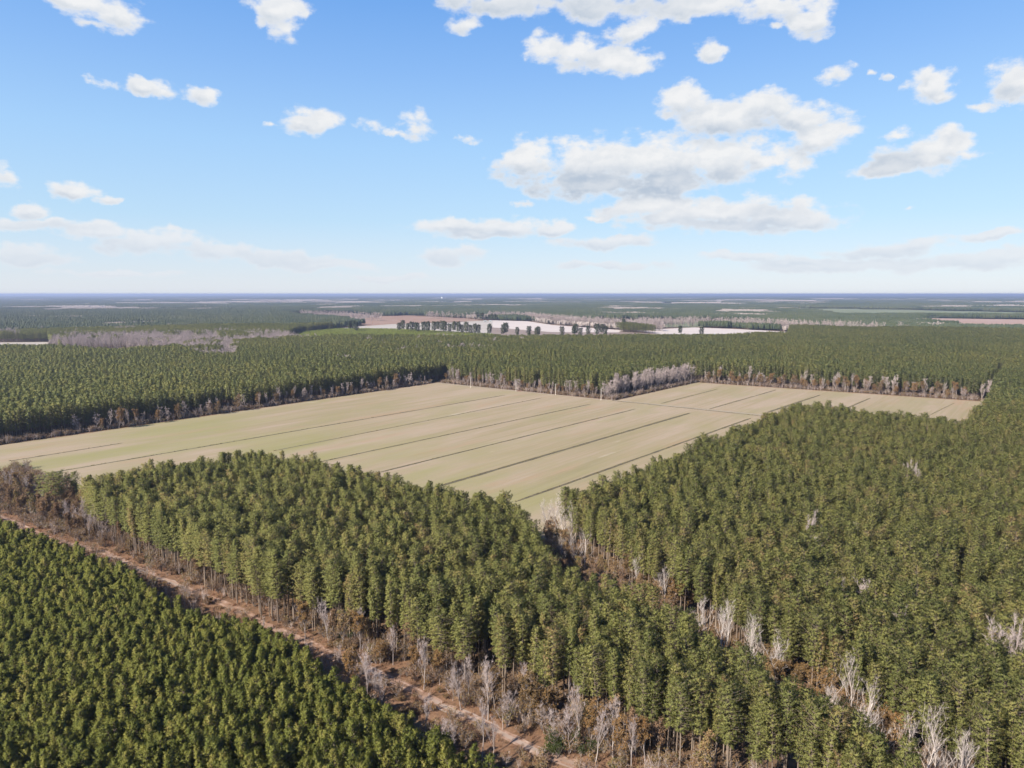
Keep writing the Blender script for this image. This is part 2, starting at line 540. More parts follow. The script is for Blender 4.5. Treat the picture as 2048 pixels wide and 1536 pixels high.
# shallow ditches between the strips
m, nt, b = new_mat('ditch_soil')
n1 = noise(nt, mapping(nt, objcoord(nt), (.05, .8, 0)), 1, 5, .65)
nt.links.new(ramp(nt, [(.35, (0.042, 0.034, 0.020)), (.65, (0.106, 0.086, 0.053))], n1), b.inputs['Base Color'])
M['ditch'] = m
DT = []
for u0, v0, u1, v1, w in ((20, 922, 246, 886, .9), (70, 951, 1011, 790, 1.0), (547, 902, 1083, 796, .7), (630, 926, 1182, 808, .9), (750, 947, 1271, 818, 1.0),
                          (860, 978, 1380, 826, 1.5), (1030, 1004, 1500, 837, 1.1),
                          (1225, 801, 1560, 836, .8), (1322, 807, 1436, 778, .9), (1419, 818, 1552, 780, 1.0), (1537, 824, 1640, 790, 1.3), (1690, 818, 1741, 796, 1.0), (1860, 830, 1909, 806, .9)):
    a_ = at(u0, v0); b_ = at(u1, v1)
    DT.append((a_, b_, w))
wp_ = []
for k, (a_, b_, w) in enumerate(DT):
    dx, dy = b_[0] - a_[0], b_[1] - a_[1]; L = math.hypot(dx, dy); nx, ny = -dy / L, dx / L
    n = 40; l, r_ = [], []
    for i in range(n + 1):
        e = i / n; cx, cy = a_[0] + dx * e, a_[1] + dy * e
        ww = w * (R.uniform(.62, .98) if k != 12 else .4) * (1 if i not in (0, n) else .3)
        j = R.uniform(-.12, .12)
        l.append((cx + nx * (ww + j), cy + ny * (ww + j))); r_.append((cx - nx * (ww - j), cy - ny * (ww - j)))
    sheet('ditch', l + r_[::-1], .06, M['ditch'])
    for i in range(int(L / 2.0 * min(1.2, w))):
        e = R.random(); o_ = R.gauss(0, .22 * w)
        wp_.append((a_[0] + dx * e + nx * o_, a_[1] + dy * e + ny * o_))

# field margins: a reddish earth strip along the woods
m, nt, b = new_mat('red_earth')
P = worldpos(nt)
n1 = noise(nt, P, .22, 6, .65); n2 = noise(nt, P, 1.4, 4, .6)
v = math_(nt, 'ADD', math_(nt, 'MULTIPLY', n1, .65), math_(nt, 'MULTIPLY', n2, .35))
c = ramp(nt, [(.32, (0.051, 0.039, 0.021)), (.44, (0.099, 0.056, 0.032)), (.54, (0.141, 0.079, 0.047)), (.64, (0.173, 0.106, 0.069)), (.74, (0.215, 0.156, 0.119))], v)
nt.links.new(c, b.inputs['Base Color']); b.inputs['Roughness'].default_value = 1
M['red'] = m


def strip(name, pts, w, z, mat, seed=3, jit=.35):
    r = random.Random(seed); l, rr = [], []
    # resample the path
    q = []
    for i in range(len(pts) - 1):
        L = math.dist(pts[i], pts[i + 1]); n = max(2, int(L / 3))
        q += [(pts[i][0] + (pts[i + 1][0] - pts[i][0]) * k / n, pts[i][1] + (pts[i + 1][1] - pts[i][1]) * k / n) for k in range(n)]
    q.append(pts[-1])
    v, f = [], []
    for i, p in enumerate(q):
        a_ = q[max(i - 1, 0)]; b_ = q[min(i + 1, len(q) - 1)]
        dx, dy = b_[0] - a_[0], b_[1] - a_[1]; L = math.hypot(dx, dy); nx, ny = -dy / L, dx / L
        w1 = w * .5 * r.uniform(1 - jit, 1 + jit); w2 = w * .5 * r.uniform(1 - jit, 1 + jit)
        v += [(p[0] + nx * w1, p[1] + ny * w1, 0), (p[0] - nx * w2, p[1] - ny * w2, 0)]
        if i: f.append((2 * i - 2, 2 * i - 1, 2 * i + 1, 2 * i))
    me = bpy.data.meshes.new(name); me.from_pydata(v, [], f); me.materials.append(mat); me.update()
    o = link(bpy.data.objects.new(name, me)); o.location.z = z
    return tag(o, kind='structure')


# the cleared corridor and its dirt road
road = [at(-160, 985), at(10, 1037), at(62, 1061), at(103, 1078), at(212, 1105), at(260, 1132), at(318, 1156), at(386, 1184), at(441, 1204), at(485, 1225), at(526, 1249), at(564, 1264), at(618, 1285), at(659, 1308), at(717, 1332), at(755, 1348), at(811, 1373), at(843, 1388), at(893, 1415), at(937, 1434), at(981, 1455), at(1034, 1482), at(1075, 1502), at(1157, 1530), at(1290, 1600)]
strip('clearing', road, 13, .035, M['red'], 5, .35)
m, nt, b = new_mat('dirt_road')
P = worldpos(nt)
n1 = noise(nt, P, .35, 6, .65)
v = smooth(nt, noise(nt, P, .05, 3, .5), .42, .62)
c = ramp(nt, [(.3, (0.117, 0.071, 0.046)), (.5, (0.176, 0.104, 0.069)), (.7, (0.217, 0.142, 0.104))], n1)
c = mix(nt, math_(nt, 'MULTIPLY', v, .55), c, (0.268, 0.223, 0.192))
nt.links.new(c, b.inputs['Base Color']); b.inputs['Roughness'].default_value = 1
M['road'] = m
strip('dirt_road', road, 2.7, .05, m, 9, .3)
m, nt, b = new_mat('wheel_rut')
n1 = noise(nt, worldpos(nt), .5, 5, .65)
nt.links.new(ramp(nt, [(.35, (.15, .085, .055)), (.55, (.23, .15, .11)), (.7, (.30, .225, .18))], n1), b.inputs['Base Color'])
for side in (-.85, .85):
    q = [(x + D[0] * side, y + D[1] * side) for x, y in road]
    strip('wheel_rut', q, .62, .06, m, 12, .35)
# forest road that leaves the field at its far side, and margins of bare red soil
strip('forest_road', [at(1036, 783), at(1062, 778), at(1075, 771), at(1100, 762)], 7, .06, M['road'], 4, .1)
strip('field_margin', [ST(505, -290), ST(664, -284)], 4, .045, M['red'], 6, .3)
strip('field_margin', [ST(150, -489.5), ST(490, -490)], 3.0, .045, M['red'], 7, .3)
strip('field_margin', [ST(496, -489), ST(506, -300)], 5.0, .042, M['red'], 8, .3)
strip('field_margin', [ST(664, -281), ST(694, -42)], 3.5, .045, M['red'], 8, .3)
strip('field_margin', [ST(460, -41), ST(694, -41), ST(735, -39)], 4, .045, M['field'], 8, .3)


# ------------------------------------------------------------------ far fields
def plain(name, stops, sx=.01, sy=.01):
    m, nt, b = new_mat(name)
    n1 = noise(nt, mapping(nt, worldpos(nt), (sx, sy, 0)), 1, 5, .6)
    nt.links.new(ramp(nt, stops, n1), b.inputs['Base Color']); b.inputs['Roughness'].default_value = 1
    return m


M['cream'] = plain('pale_sand_field', [(.3, (0.238, 0.204, 0.171)), (.7, (0.294, 0.266, 0.238))], .004, .02)
M['white'] = plain('bleached_field', [(.3, (0.315, 0.268, 0.242)), (.7, (0.374, 0.327, 0.302))], .004, .03)
M['brown'] = plain('fallow_field', [(.3, (0.128, 0.095, 0.076)), (.7, (0.190, 0.148, 0.128))], .006, .02)
M['clay'] = plain('clay_field', [(.3, (0.157, 0.090, 0.057)), (.7, (0.219, 0.148, 0.114))], .004, .02)
M['pink'] = plain('pink_clay_field', [(.3, (0.209, 0.128, 0.095)), (.7, (0.266, 0.190, 0.157))], .004, .02)
M['grassland'] = plain('green_clearing', [(.3, (0.161, 0.199, 0.082)), (.7, (0.248, 0.274, 0.124))], .01, .02)
M['olive'] = plain('olive_clearing', [(.3, (0.101, 0.115, 0.061)), (.7, (0.144, 0.151, 0.086))], .003, .01)
FAR = []


def far_field(name, px, z, mat, opened=True):
    poly = [at(u, v) for u, v in px]
    sheet(name, poly, z, mat)
    if opened: FAR.append(poly)


far_field('field', [(-260, 687), (97, 684), (112, 700), (140, 716), (-260, 722)], .1, M['cream'])
far_field('clearing', [(120, 700), (250, 697), (345, 706), (340, 722), (230, 724), (130, 718)], .1, M['brown'])
far_field('clearing', [(570, 682), (600, 668), (690, 659), (800, 662), (1000, 673), (1010, 690), (600, 693)], .13, M['grassland'], False)
SAP = [at(u, v) for u, v in [(570, 682), (600, 668), (690, 659), (800, 662), (1000, 673), (1010, 690), (600, 693)]]
far_field('field', [(665, 660), (690, 655), (780, 648), (905, 645), (962, 641), (985, 641), (985, 655), (1000, 673), (800, 662)], .16, M['cream'])
far_field('field', [(978, 654), (1100, 662), (1235, 664), (1330, 668), (1340, 692), (1000, 692), (985, 672)], .19, M['brown'])
far_field('field', [(985, 640.5), (1055, 642.5), (1105, 650), (1250, 661), (1235, 665), (1100, 664), (985, 655)], .24, M['white'])
far_field('field', [(1255, 661), (1390, 655), (1490, 659), (1580, 664), (1575, 684), (1340, 692), (1320, 668)], .22, M['white'])
far_field('field', [(690, 641), (760, 632.5), (810, 631), (935, 637), (965, 641.5), (780, 648.5), (735, 652)], .3, M['clay'])
far_field('field', [(1857, 636.5), (2260, 642), (2260, 664), (1945, 661), (1935, 655), (1862, 650)], .3, M['pink'])
far_field('clearing', [(1560, 616), (1700, 615), (1860, 621), (2260, 629), (2260, 636), (1850, 634.5), (1690, 634.5), (1640, 626)], .4, M['olive'])
far_field('clearing', [(1160, 642), (1300, 640), (1480, 642), (1560, 646), (1380, 655), (1290, 655)], .4, M['olive'])
far_field('clearing', [(560, 628), (700, 626), (760, 632), (700, 641), (640, 640)], .4, M['brown'])

# ------------------------------------------------------------------ tree models
PINE = []
for k, (H, base, rad, nb) in enumerate(((18.2, .44, 1.9, 84), (17.8, .40, 2.3, 94), (18.8, .48, 1.75, 82), (17.2, .40, 1.6, 76), (18.0, .42, 3.0, 116), (18.5, .46, 2.1, 90), (17.4, .48, 1.3, 64), (18.2, .42, 2.6, 104))):
    tr, cr = pine(100 + k, H, base, rad, nb, 7, 10, .46, .078)
    PINE.append((tr.mesh('pine_trunk', M['pine_bark']), cr.mesh('pine_crown', M['needle']), H, base,
                 join([(tr, 0), (cr, 1)]).mesh('pine_whole', [M['pine_bark'], M['needle']])))
YOUNG = []
for k, (H, rad, nb) in enumerate(((10.3, 1.35, 66), (10.8, 1.55, 72), (9.8, 1.2, 60), (11.0, 1.3, 68), (9.5, 1.5, 64), (10.2, 1.75, 74))):
    tr, cr = pine(200 + k, H, .08, rad * 1.03, nb, 7, 9, .42, .072, 'young')
    YOUNG.append((tr.mesh('young_trunk', M['pine_bark']), cr.mesh('young_crown', M['young']), H, .16,
                  join([(tr, 0), (cr, 1)]).mesh('young_whole', [M['pine_bark'], M['young']])))
FARP = []
for k, (H, base, rad) in enumerate(((18.2, .34, 1.9), (17.4, .30, 2.2), (18.6, .38, 1.7), (17.9, .32, 2.4))):
    tr, cr = pine(300 + k, H, base, rad, 30, 4, 6, .95, .22)
    FARP.append(join([(tr, 0), (cr, 1)]).mesh('far_pine', [M['pine_bark'], M['far_needle']]))
BAREW, BAREG, RUSS = [], [], []
for k, (H, sp, fk, n1) in enumerate(((13, .30, .30, 11), (12, .55, .22, 10), (14, .25, .40, 10), (11, .75, .16, 11), (13.5, .40, .28, 12), (10, .6, .14, 10))):
    tr, cr, _ = bare(400 + k, H, sp, fk, .85, 0, .012, n1)
    BAREW.append((tr.mesh('bare_trunk', M['pale_bark']), cr.mesh('bare_crown', M['pale_bark']), H))
    tr, cr, _ = bare(430 + k, H * .95, sp, fk, 1.0, 0, .014, n1)
    BAREG.append((tr.mesh('grey_trunk', M['grey_bark']), cr.mesh('grey_crown', M['mauve_bark']), H * .95))
    tr, cr, lf = bare(460 + k, H * .8, min(.7, sp + .15), fk * .7, 1.0, .75, .026, n1)
    RUSS.append((tr.mesh('russet_trunk', M['grey_bark']), cr.mesh('russet_branches', M['grey_bark']), H * .8, lf.mesh('russet_leaves', M['russet'])))
EDGEB = []
for k, (H, sp, fk) in enumerate(((12, .5, .16), (11, .62, .12), (13, .4, .18))):
    tr, cr, _ = bare(520 + k, H, sp, fk, 1.15, 0, .035, 11)
    EDGEB.append((tr.mesh('edge_trunk', M['grey_bark']), cr.mesh('edge_crown', M['mauve_bark']), H))
FARB = []
for k, (H, sp, fk) in enumerate(((19, .42, .22), (17, .6, .18), (20, .35, .28))):
    tr, cr, _ = bare(500 + k, H, sp, fk, .8, 0, .10, 10)
    FARB.append(join([(tr, 0), (cr, 1)]).mesh('far_bare', [M['grey_bark'], M['mauve_bark']]))
BRUSH = []
for k, (h, w, mt) in enumerate(((1.6, 1.3, 'brownleaf'), (2.3, 1.5, 'brownleaf'), (1.2, 1.1, 'russet'), (2.8, 1.4, 'brownleaf'))):
    st, le = bush(600 + k, h, w, 16, 8, 6, .17)
    BRUSH.append(join([(st, 0), (le, 1)]).mesh('brush', [M['grey_bark'], M[mt]]))
TWIGS = []
for k, (h, w) in enumerate(((2.6, 1.3), (3.6, 1.3), (4.6, 1.5))):
    st, le = bush(640 + k, h, w, 15, 9, 1, .2)
    TWIGS.append(join([(st, 0), (le, 1)]).mesh('twiggy_brush', [M['mauve_bark'], M['brownleaf']]))
THICK = []
for k, (H, sp) in enumerate(((6.5, .5), (7.5, .35), (5.5, .6), (8.0, .4))):
    tr, cr, lf = bare(640 + k, H, sp, .1, .9, (.55, .8, .35, .6)[k], .016, 9)
    THICK.append(join([(tr, 0), (cr, 0), (lf, 1)]).mesh('thicket', [M['grey_bark'], M['brownleaf']]))
EVER = []
for k in range(2):
    st, le = bush(660 + k, 2.2 + k, 1.4, 14, 8, 7, .34)
    EVER.append(join([(st, 0), (le, 1)]).mesh('evergreen_shrub', [M['grey_bark'], M['cedar']]))
GRASS = [grass(680 + k, .55 + .15 * k).mesh('grass_clump', M['straw']) for k in range(3)]
WEED = [grass(690 + k, .45, 30, .5).mesh('weed_clump', M['weed']) for k in range(2)]

S_PINE = [source('pine_model', p[4]) for p in PINE]
S_YOUNG = [source('young_model', p[4]) for p in YOUNG]
S_FARP = [source('far_model', p) for p in FARP]
S_FARB = [source('far_bare_model', p) for p in FARB]
S_BRUSH = [source('brush_model', p) for p in BRUSH]
S_TWIG = [source('twig_model', p) for p in TWIGS]
S_THICK = [source('thicket_model', p) for p in THICK]
S_EVER = [source('shrub_model', p) for p in EVER]
S_GRASS = [source('grass_model', p) for p in GRASS]
S_WEED = [source('weed_model', p) for p in WEED]

# ------------------------------------------------------------------ near stands
def grid(poly, sp_s, sp_t, jit, seed):
    """jittered planting rows inside a polygon given in row coordinates (s, t)"""
    g = np.random.default_rng(seed)
    s0 = min(p[0] for p in poly); s1 = max(p[0] for p in poly); t0 = min(p[1] for p in poly); t1 = max(p[1] for p in poly)
    S, T = np.meshgrid(np.arange(s0, s1, sp_s), np.arange(t0, t1, sp_t))
    S = S.ravel() + g.uniform(-jit, jit, S.size) * sp_s; T = T.ravel() + g.uniform(-jit, jit, T.size) * sp_t
    k = inpoly(S, T, poly); S, T = S[k], T[k]
    return np.c_[S * D[0] + T * N[0], S * D[1] + T * N[1]]


GL = [(2, 246), (4.5, 222), (10.5, 187), (24, 165), (37, 147), (48, 129), (58, 111), (65, 90), (71, 60)]
GR = [(17, 242), (28, 216), (43, 185), (53, 166), (58.5, 149), (69, 135), (77.5, 116), (86, 97), (97, 60)]
FRONT = [(116, -30), (113.5, -54), (111.5, -69), (110.5, -83), (110, -99), (108, -119), (106.5, -134), (100, -158), (98.5, -181), (98.5, -200), (97, -224), (96, -260), (97, -284), (101, -296)]
YEDGE = [(66, -30), (76, -50), (82, -66), (84, -80), (84, -100), (85, -120), (87, -150), (79, -164), (79, -187), (82, -211), (79, -224), (77, -250), (74, -268), (72, -286), (66, -330), (60, -420)]
centre = [(130, -296), (160, -290), (172, -283), (178, -200), (182, -150)] + [toST(*p) for p in GL[1:]] + FRONT
right = [toST(*p) for p in GR][::-1] + [(210, -131), (300, -130), (466, -127), (463, -34), (740, -29), (740, 420), (60, 260), (60, 60)]
YEDGE = [(p_ - .8, q_) for p_, q_ in YEDGE]
young = [(-80, -30)] + YEDGE + [(-80, -420)]


def frame(x, y, z, mx=.02, my=.02):
    u, v, f = proj(x, y, z)
    return -mx < u < 1 + mx and -my < v < 1 + my and f > 1


def visible(pts, z, mu=.16, mv=.22):
    """points whose tree may show in (or throw shade into) a slightly wider frame"""
    zz = z - HC
    f = pts[:, 1] * CP - zz * SP; up = pts[:, 1] * SP + zz * CP
    u = (pts[:, 0] / f * FOC + 1024) / 2048; v = (768 - up / f * FOC) / 1536
    return (f > 1) & (u > -mu - .08) & (u < 1 + mu) & (v < 1 + mv)


def thin(pts, seed, lo=.22, sc=14):
    """drop trees where low noise leaves gaps in the stand"""
    n_ = lnoise(pts[:, 0], pts[:, 1], sc, seed) * .6 + lnoise(pts[:, 0], pts[:, 1], sc * .35, seed + 3) * .4
    return pts[n_ > lo]


def plant(kind, models, pts, z_lab, desc, cat, group, sc=(.9, 1.12), seed=1, shape=None):
    """individual trees: an Empty at the foot with trunk and crown under it"""
    r = random.Random(seed)
    for x, y in pts:
        mdl = r.choice(models)
        k = r.uniform(*sc) * (1 if not group.startswith('tall') else .90 + .12 * float(lnoise(x, y, 16, 31)) + .10 * float(lnoise(x, y, 55, 33))); kh = k * r.uniform(.96, 1.05)
        e = empty(kind, x, y, 0, r.uniform(0, 6.283), (k, k, kh))
        d_ = desc(x, y) if callable(desc) else desc
        if group.startswith('open'): e.scale = (k * 1.25, k * 1.25, kh * .84)
        tag(e, where(d_, x, y, mdl[2] * kh * z_lab), cat, group)
        if mdl[0] is not None:
            part('trunk', mdl[0], e)
        c = part('crown', mdl[1], e)
        if len(mdl) == 4 and not isinstance(mdl[3], float): part('foliage', mdl[3], e)
        if c is None: continue


def nearest(pts, z, n=300):
    ok = np.array([frame(x, y, z, .0, .0) for x, y in pts])
    d2 = pts[:, 0] ** 2 + pts[:, 1] ** 2
    idx = np.argsort(np.where(ok, d2, 1e18))[:n]
    idx = idx[ok[idx]]
    rest = np.ones(len(pts), bool); rest[idx] = False
    return pts[idx], pts[rest]


pc = thin(grid(centre, 2.7, 2.7, .62, 21), 1, .20); pc = pc[visible(pc, 19)]
pr = thin(grid(right, 2.8, 2.75, .62, 22), 2, .26); pr = pr[visible(pr, 19)]
pr = pr[np.hypot(pr[:, 0], pr[:, 1]) < 560]
py_ = thin(grid(young, 1.66, 1.66, .62, 23), 5, .09, 9); py_ = py_[visible(py_, 11)]
# some corridor pines and the big one at the left end
allp = np.r_[pc, pr]
ind, rest = nearest(allp, 16, 298)
PM = [(p[0], p[1], p[2], p[3]) for p in PINE]
YM = [(p[0], p[1], p[2], p[3]) for p in YOUNG]
sidec = lambda x, y: ('tall green pine of the centre stand' if inpoly([toST(x, y)[0]], [toST(x, y)[1]], centre)[0] else 'tall olive pine of the right stand')
plant('pine_tree', PM, ind, .82, sidec, 'pine tree', 'tall pines of the near stands', (.85, 1.08), 31)
scatter('pine_stand', 'the farther pines of the tall stands around the field', rest, S_PINE, (.85, 1.08), seed=32, hscale=.90 + .12 * lnoise(rest[:, 0], rest[:, 1], 16, 31) + .10 * lnoise(rest[:, 0], rest[:, 1], 55, 33))
indy, resty = nearest(py_, 9, 300)
plant('young_pine', YM, indy, .8, 'bushy young pine of the front plantation', 'young pine', 'young pines of the front left plantation', (.88, 1.10), 33)
scatter('young_pine_stand', 'the farther young pines of the front left plantation', resty, S_YOUNG, (.88, 1.10), seed=34)

# ------------------------------------------------------------------ single trees in the drain, along the road and field edges
wpts, gpts, rpts = [], [], []
for u, v in ((1086, 1008), (1096, 1002), (1104, 1003), (1124, 1023), (1132, 1026), (1144, 1030), (1117, 1064), (1158, 1068), (1170, 1060), (1277, 1105), (1315, 1119), (1329, 1146), (1381, 1217), (1402, 1211), (1419, 1197), (1446, 1246), (1455, 1226),
             (1495, 1264), (1513, 1261), (1534, 1273), (1554, 1284), (1660, 1360), (1682, 1361), (1711, 1350), (1727, 1409), (1749, 1411), (1757, 1489), (1776, 1427), (1810, 1462), (1845, 1476), (1877, 1457), (1880, 1497), (1912, 1492), (1941, 1502)):
    wpts.append(at(u, v, 13.0))
plant('bare_tree', [BAREW[i] for i in (0, 1, 4, 1, 5)], wpts, .75, 'white bare tree in the gully', 'bare tree', 'white bare trees in the gully', (.98, 1.18), 41)
for u, v in ((790, 1330), (660, 1290), (690, 1262), (722, 1290), (845, 1380), (925, 1420), (936, 1405), (1008, 1460), (1012, 1455), (1055, 1440), (1115, 1490), (1140, 1505), (1165, 1490), (905, 1402), (600, 1262), (980, 1440), (1190, 1528), (1225, 1520), (1260, 1540), (1090, 1470), (735, 1420), (770, 1440), (850, 1478), (910, 1510), (960, 1520), (985, 1535)):
    gpts.append(at(u + R.uniform(-4, 4), v))
for u, v in ((135, 1050), (140, 1062), (160, 1064), (172, 1066), (186, 1070), (198, 1072), (178, 1085), (205, 1092), (66, 1000), (52, 1004), (18, 995), (8, 985), (30, 985), (80, 1012), (-8, 990)):
    gpts.append(at(u, v))
plant('bare_tree', BAREW[:1] + BAREG, gpts, .75, 'slender grey bare tree beside the dirt road', 'bare tree', 'bare trees along the dirt road', (.62, .95), 42)
for u, v in ((60, 985), (36, 990), (1090, 1450), (1065, 1445), (1100, 1440), (880, 1370), (760, 1330), (720, 1305), (830, 1360), (640, 1240), (1180, 1500), (1250, 1525), (1290, 1535), (990, 1425), (610, 1285), (705, 1375)):
    rpts.append(at(u, v))
plant('russet_tree', RUSS, rpts, .7, 'small russet tree beside the dirt road', 'russet tree', 'russet trees along the dirt road', (.6, .95), 43)
rp2 = [at(u, v, 7) for u, v in ((1290, 1140), (1303, 1150), (1365, 1165), (1360, 1185), (1375, 1180), (1550, 1320), (1575, 1325), (1600, 1330), (1630, 1345), (1590, 1345), (1660, 1390), (1700, 1390), (1770, 1430), (1790, 1450), (1640, 1380), (1142, 1090), (1255, 1125), (1560, 1340), (1340, 1190), (1480, 1300), (1690, 1420), (1730, 1450))]
plant('russet_tree', RUSS, rp2, .7, 'rusty brown tree in the gully', 'russet tree', 'russet trees in the gully', (.62, .95), 44)
gp2 = [at(u, v - 25, 14) for u, v in ((1822, 985), (1812, 990), (1835, 992), (1725, 1215), (1700, 1210), (1630, 1130), (1855, 1240), (2000, 1340), (2015, 1345), (1985, 1335), (1945, 1420), (1620, 1100), (1780, 1290), (1700, 1090))]
plant('bare_tree', BAREG, gp2, .75, 'brown bare tree among the right pines', 'bare tree', 'bare trees among the right hand pines', (1.25, 1.5), 45)


def edge(s0, t0, s1, t1, n, seed, w=3.0):
    r = random.Random(seed); o = []
    for i in range(n):
        e = (i + r.uniform(-.4, .4)) / n
        o.append(ST(s0 + (s1 - s0) * e + r.uniform(-w, w) * (abs(t1 - t0) > abs(s1 - s0)), t0 + (t1 - t0) * e + r.uniform(-w, w) * (abs(t1 - t0) <= abs(s1 - s0))))
    return o


plant('bare_tree', EDGEB + BAREG[:2], edge(170, -494, 490, -494, 46, 51), .6, 'grey bare tree along the left field edge', 'bare tree', 'bare trees along the left field edge', (.5, 1.05), 51)
plant('bare_tree', EDGEB, edge(504, -297, 662, -289, 70, 52, 3.0), .6, 'mauve bare tree in the field hedgerow', 'bare tree', 'bare trees of the hedgerow', (.95, 1.5), 52)
plant('bare_tree', EDGEB + BAREG[:2], edge(500, -480, 508, -304, 30, 53), .6, 'grey bare tree before the far woods', 'bare tree', 'bare trees along the far wood', (.6, 1.2), 53)
plant('bare_tree', EDGEB + BAREG[:2], edge(668, -275, 698, -45, 34, 54), .6, 'grey bare tree on far right field edge', 'bare tree', 'bare trees on the far right field edge', (.7, 1.3), 54)
plant('bare_tree', EDGEB + BAREG[:2], edge(700, -40, 790, -36, 14, 55), .6, 'pale bare tree along the corner lane', 'bare tree', 'bare trees of the corner lane', (.8, 1.1), 55)
plant('russet_tree', RUSS, edge(175, -491, 480, -492, 20, 56), .6, 'small russet tree along left field edge', 'russet tree', 'russet trees along the left field edge', (.6, 1.1), 56)
plant('russet_tree', RUSS, edge(501, -478, 508, -300, 18, 57), .6, 'russet tree before the far woods', 'russet tree', 'russet trees along the far wood', (.6, 1.05), 57)
plant('russet_tree', RUSS, edge(667, -272, 696, -48, 36, 58), .6, 'orange brown tree on far right edge', 'russet tree', 'russet trees on the far right field edge', (.75, 1.3), 58)
OPEN = [at(u, v) for u, v in ((300, 1122), (331, 1136), (352, 1140), (382, 1162), (410, 1174), (432, 1182), (452, 1192), (475, 1208), (494, 1206), (523, 1235), (545, 1242), (557, 1246), (270, 1100), (884, 1352), (930, 1372))]
plant('pine_tree', [PM[4], PM[5], PM[7]], OPEN, .75, 'open grown pine leaning by the dirt road', 'pine tree', 'open grown pines along the dirt road', (1.0, 1.15), 46)
# the broad lone pine at the left end of the centre stand, and pines of the stand's ragged front
x, y = at(112, 1022)
e = empty('pine_tree', x, y, 0, 1.0, (2.3, 2.3, .86)); tag(e, 'broad spreading pine with a pale trunk above the dirt road, at the photo\'s left', 'pine tree', 'tall pines of the near stands')
part('trunk', PM[4][0], e); part('crown', PM[4][1], e)
x, y = at(150, 1016)
e = empty('pine_tree', x, y, 0, 2.0, (1.0, 1.0, .86)); tag(e, 'dark pine close behind the broad pale trunked pine at the photo\'s left', 'pine tree', 'tall pines of the near stands')
part('trunk', PM[1][0], e); part('crown', PM[1][1], e)

# ------------------------------------------------------------------ ground cover
def fill(poly, n, seed, dens=None):
    g = np.random.default_rng(seed)
    x0, x1 = min(p[0] for p in poly), max(p[0] for p in poly); y0, y1 = min(p[1] for p in poly), max(p[1] for p in poly)
    X = g.uniform(x0, x1, n); Y = g.uniform(y0, y1, n)
    k = inpoly(X, Y, poly); X, Y = X[k], Y[k]
    if dens:
        q = lnoise(X, Y, dens[0], seed) * .65 + lnoise(X, Y, dens[0] * .3, seed + 5) * .35
        k = q > dens[1]; X, Y = X[k], Y[k]
    return np.c_[X, Y]


def off_road(pts, d=1.6):
    keep = np.ones(len(pts), bool)
    for i in range(len(road) - 1):
        a_ = np.array(road[i]); b_ = np.array(road[i + 1]); ab = b_ - a_
        e = np.clip(((pts - a_) @ ab) / (ab @ ab), 0, 1)
        keep &= np.hypot(*(pts - a_ - e[:, None] * ab).T) > d
    return pts[keep]


RO = [toST(*p) for p in road]
FX = FRONT + [(104, -330), (112, -420)]
cpoly = [ST(s - 5, t) for s, t in YEDGE] + [ST(s + 6, t) for s, t in FX[::-1]]
fpoly = [ST(s + 2.0, t) for s, t in RO[::-1]] + [ST(s + 5, t) for s, t in FX[::-1]][0:]
bpoly = [ST(s - 4, t) for s, t in YEDGE] + [ST(s - 1.0, t) for s, t in RO]
scatter('dry_grass', 'reddish dry grass of the cleared corridor', off_road(fill(cpoly, 36000, 71, (9, .22)), .55), S_GRASS, (.7, 1.5), seed=71)
scatter('roadside_brush', 'brown brush along the dirt road', np.r_[off_road(fill(fpoly, 16000, 72, (7, .26)), 1.7), off_road(fill(bpoly, 9000, 73, (8, .34)), 1.6)], S_BRUSH, (.6, 1.8), seed=72)
scatter('twiggy_brush', 'grey leafless brush along the dirt road', np.r_[off_road(fill(fpoly, 4200, 74, (8, .48)), 1.9), off_road(fill(bpoly, 4500, 75, (8, .48)), 1.7)], S_TWIG, (.5, 1.3), seed=73)
tall_ = [ST(s + 3.0, t) for s, t in RO[::-1] if t > -300] + [ST(s + 4, t) for s, t in FX[::-1] if t > -300]
scatter('tan_thicket', 'tall tan thicket between the dirt road and the pines', off_road(fill(tall_, 1300, 79, (7, .38)), 2.4), S_THICK, (.65, 1.15), seed=79)
scatter('evergreen_shrubs', 'green shrubs at the foot of the roadside trees', np.r_[off_road(fill(fpoly, 500, 76, (12, .55))), np.array([at(1125 + R.uniform(-45, 60), 1505 + R.uniform(-12, 12)) for _ in range(14)])], S_EVER, (.6, 1.2), seed=74)
dpoly = GL + GR[::-1]
scatter('gully_brush', 'rust and grey brush in the gully between the stands', fill(dpoly, 2600, 77), S_BRUSH + S_TWIG[:2] + S_THICK[:3], (.7, 1.15), seed=75)
lend = [at(-90, 960), at(150, 985), at(200, 1060), at(120, 1060), at(0, 1020), at(-90, 990)]
scatter('corner_brush', 'brown thicket at the left end of the pine stand', fill(lend, 1000, 78, (9, .30)), S_BRUSH + S_THICK, (.7, 1.15), seed=76)
ed = []
for s0, t0, s1, t1, n in ((60, -492, 492, -492, 640), (498, -484, 507, -300, 330), (505, -290.5, 664, -284, 260), (666, -280, 697, -44, 460), (180, -133, 466, -128, 300), (462, -127, 460, -42, 60)):
    ed += edge(s0, t0, s1, t1, n, n, 2.2)
scatter('edge_brush', 'low brown brush along the edges of the field', ed, S_BRUSH + S_TWIG[:2], (.8, 1.7), seed=77)
scatter('ditch_weeds', 'dark weeds growing in the field ditches', wp_, S_WEED, (.7, 1.3), seed=78)

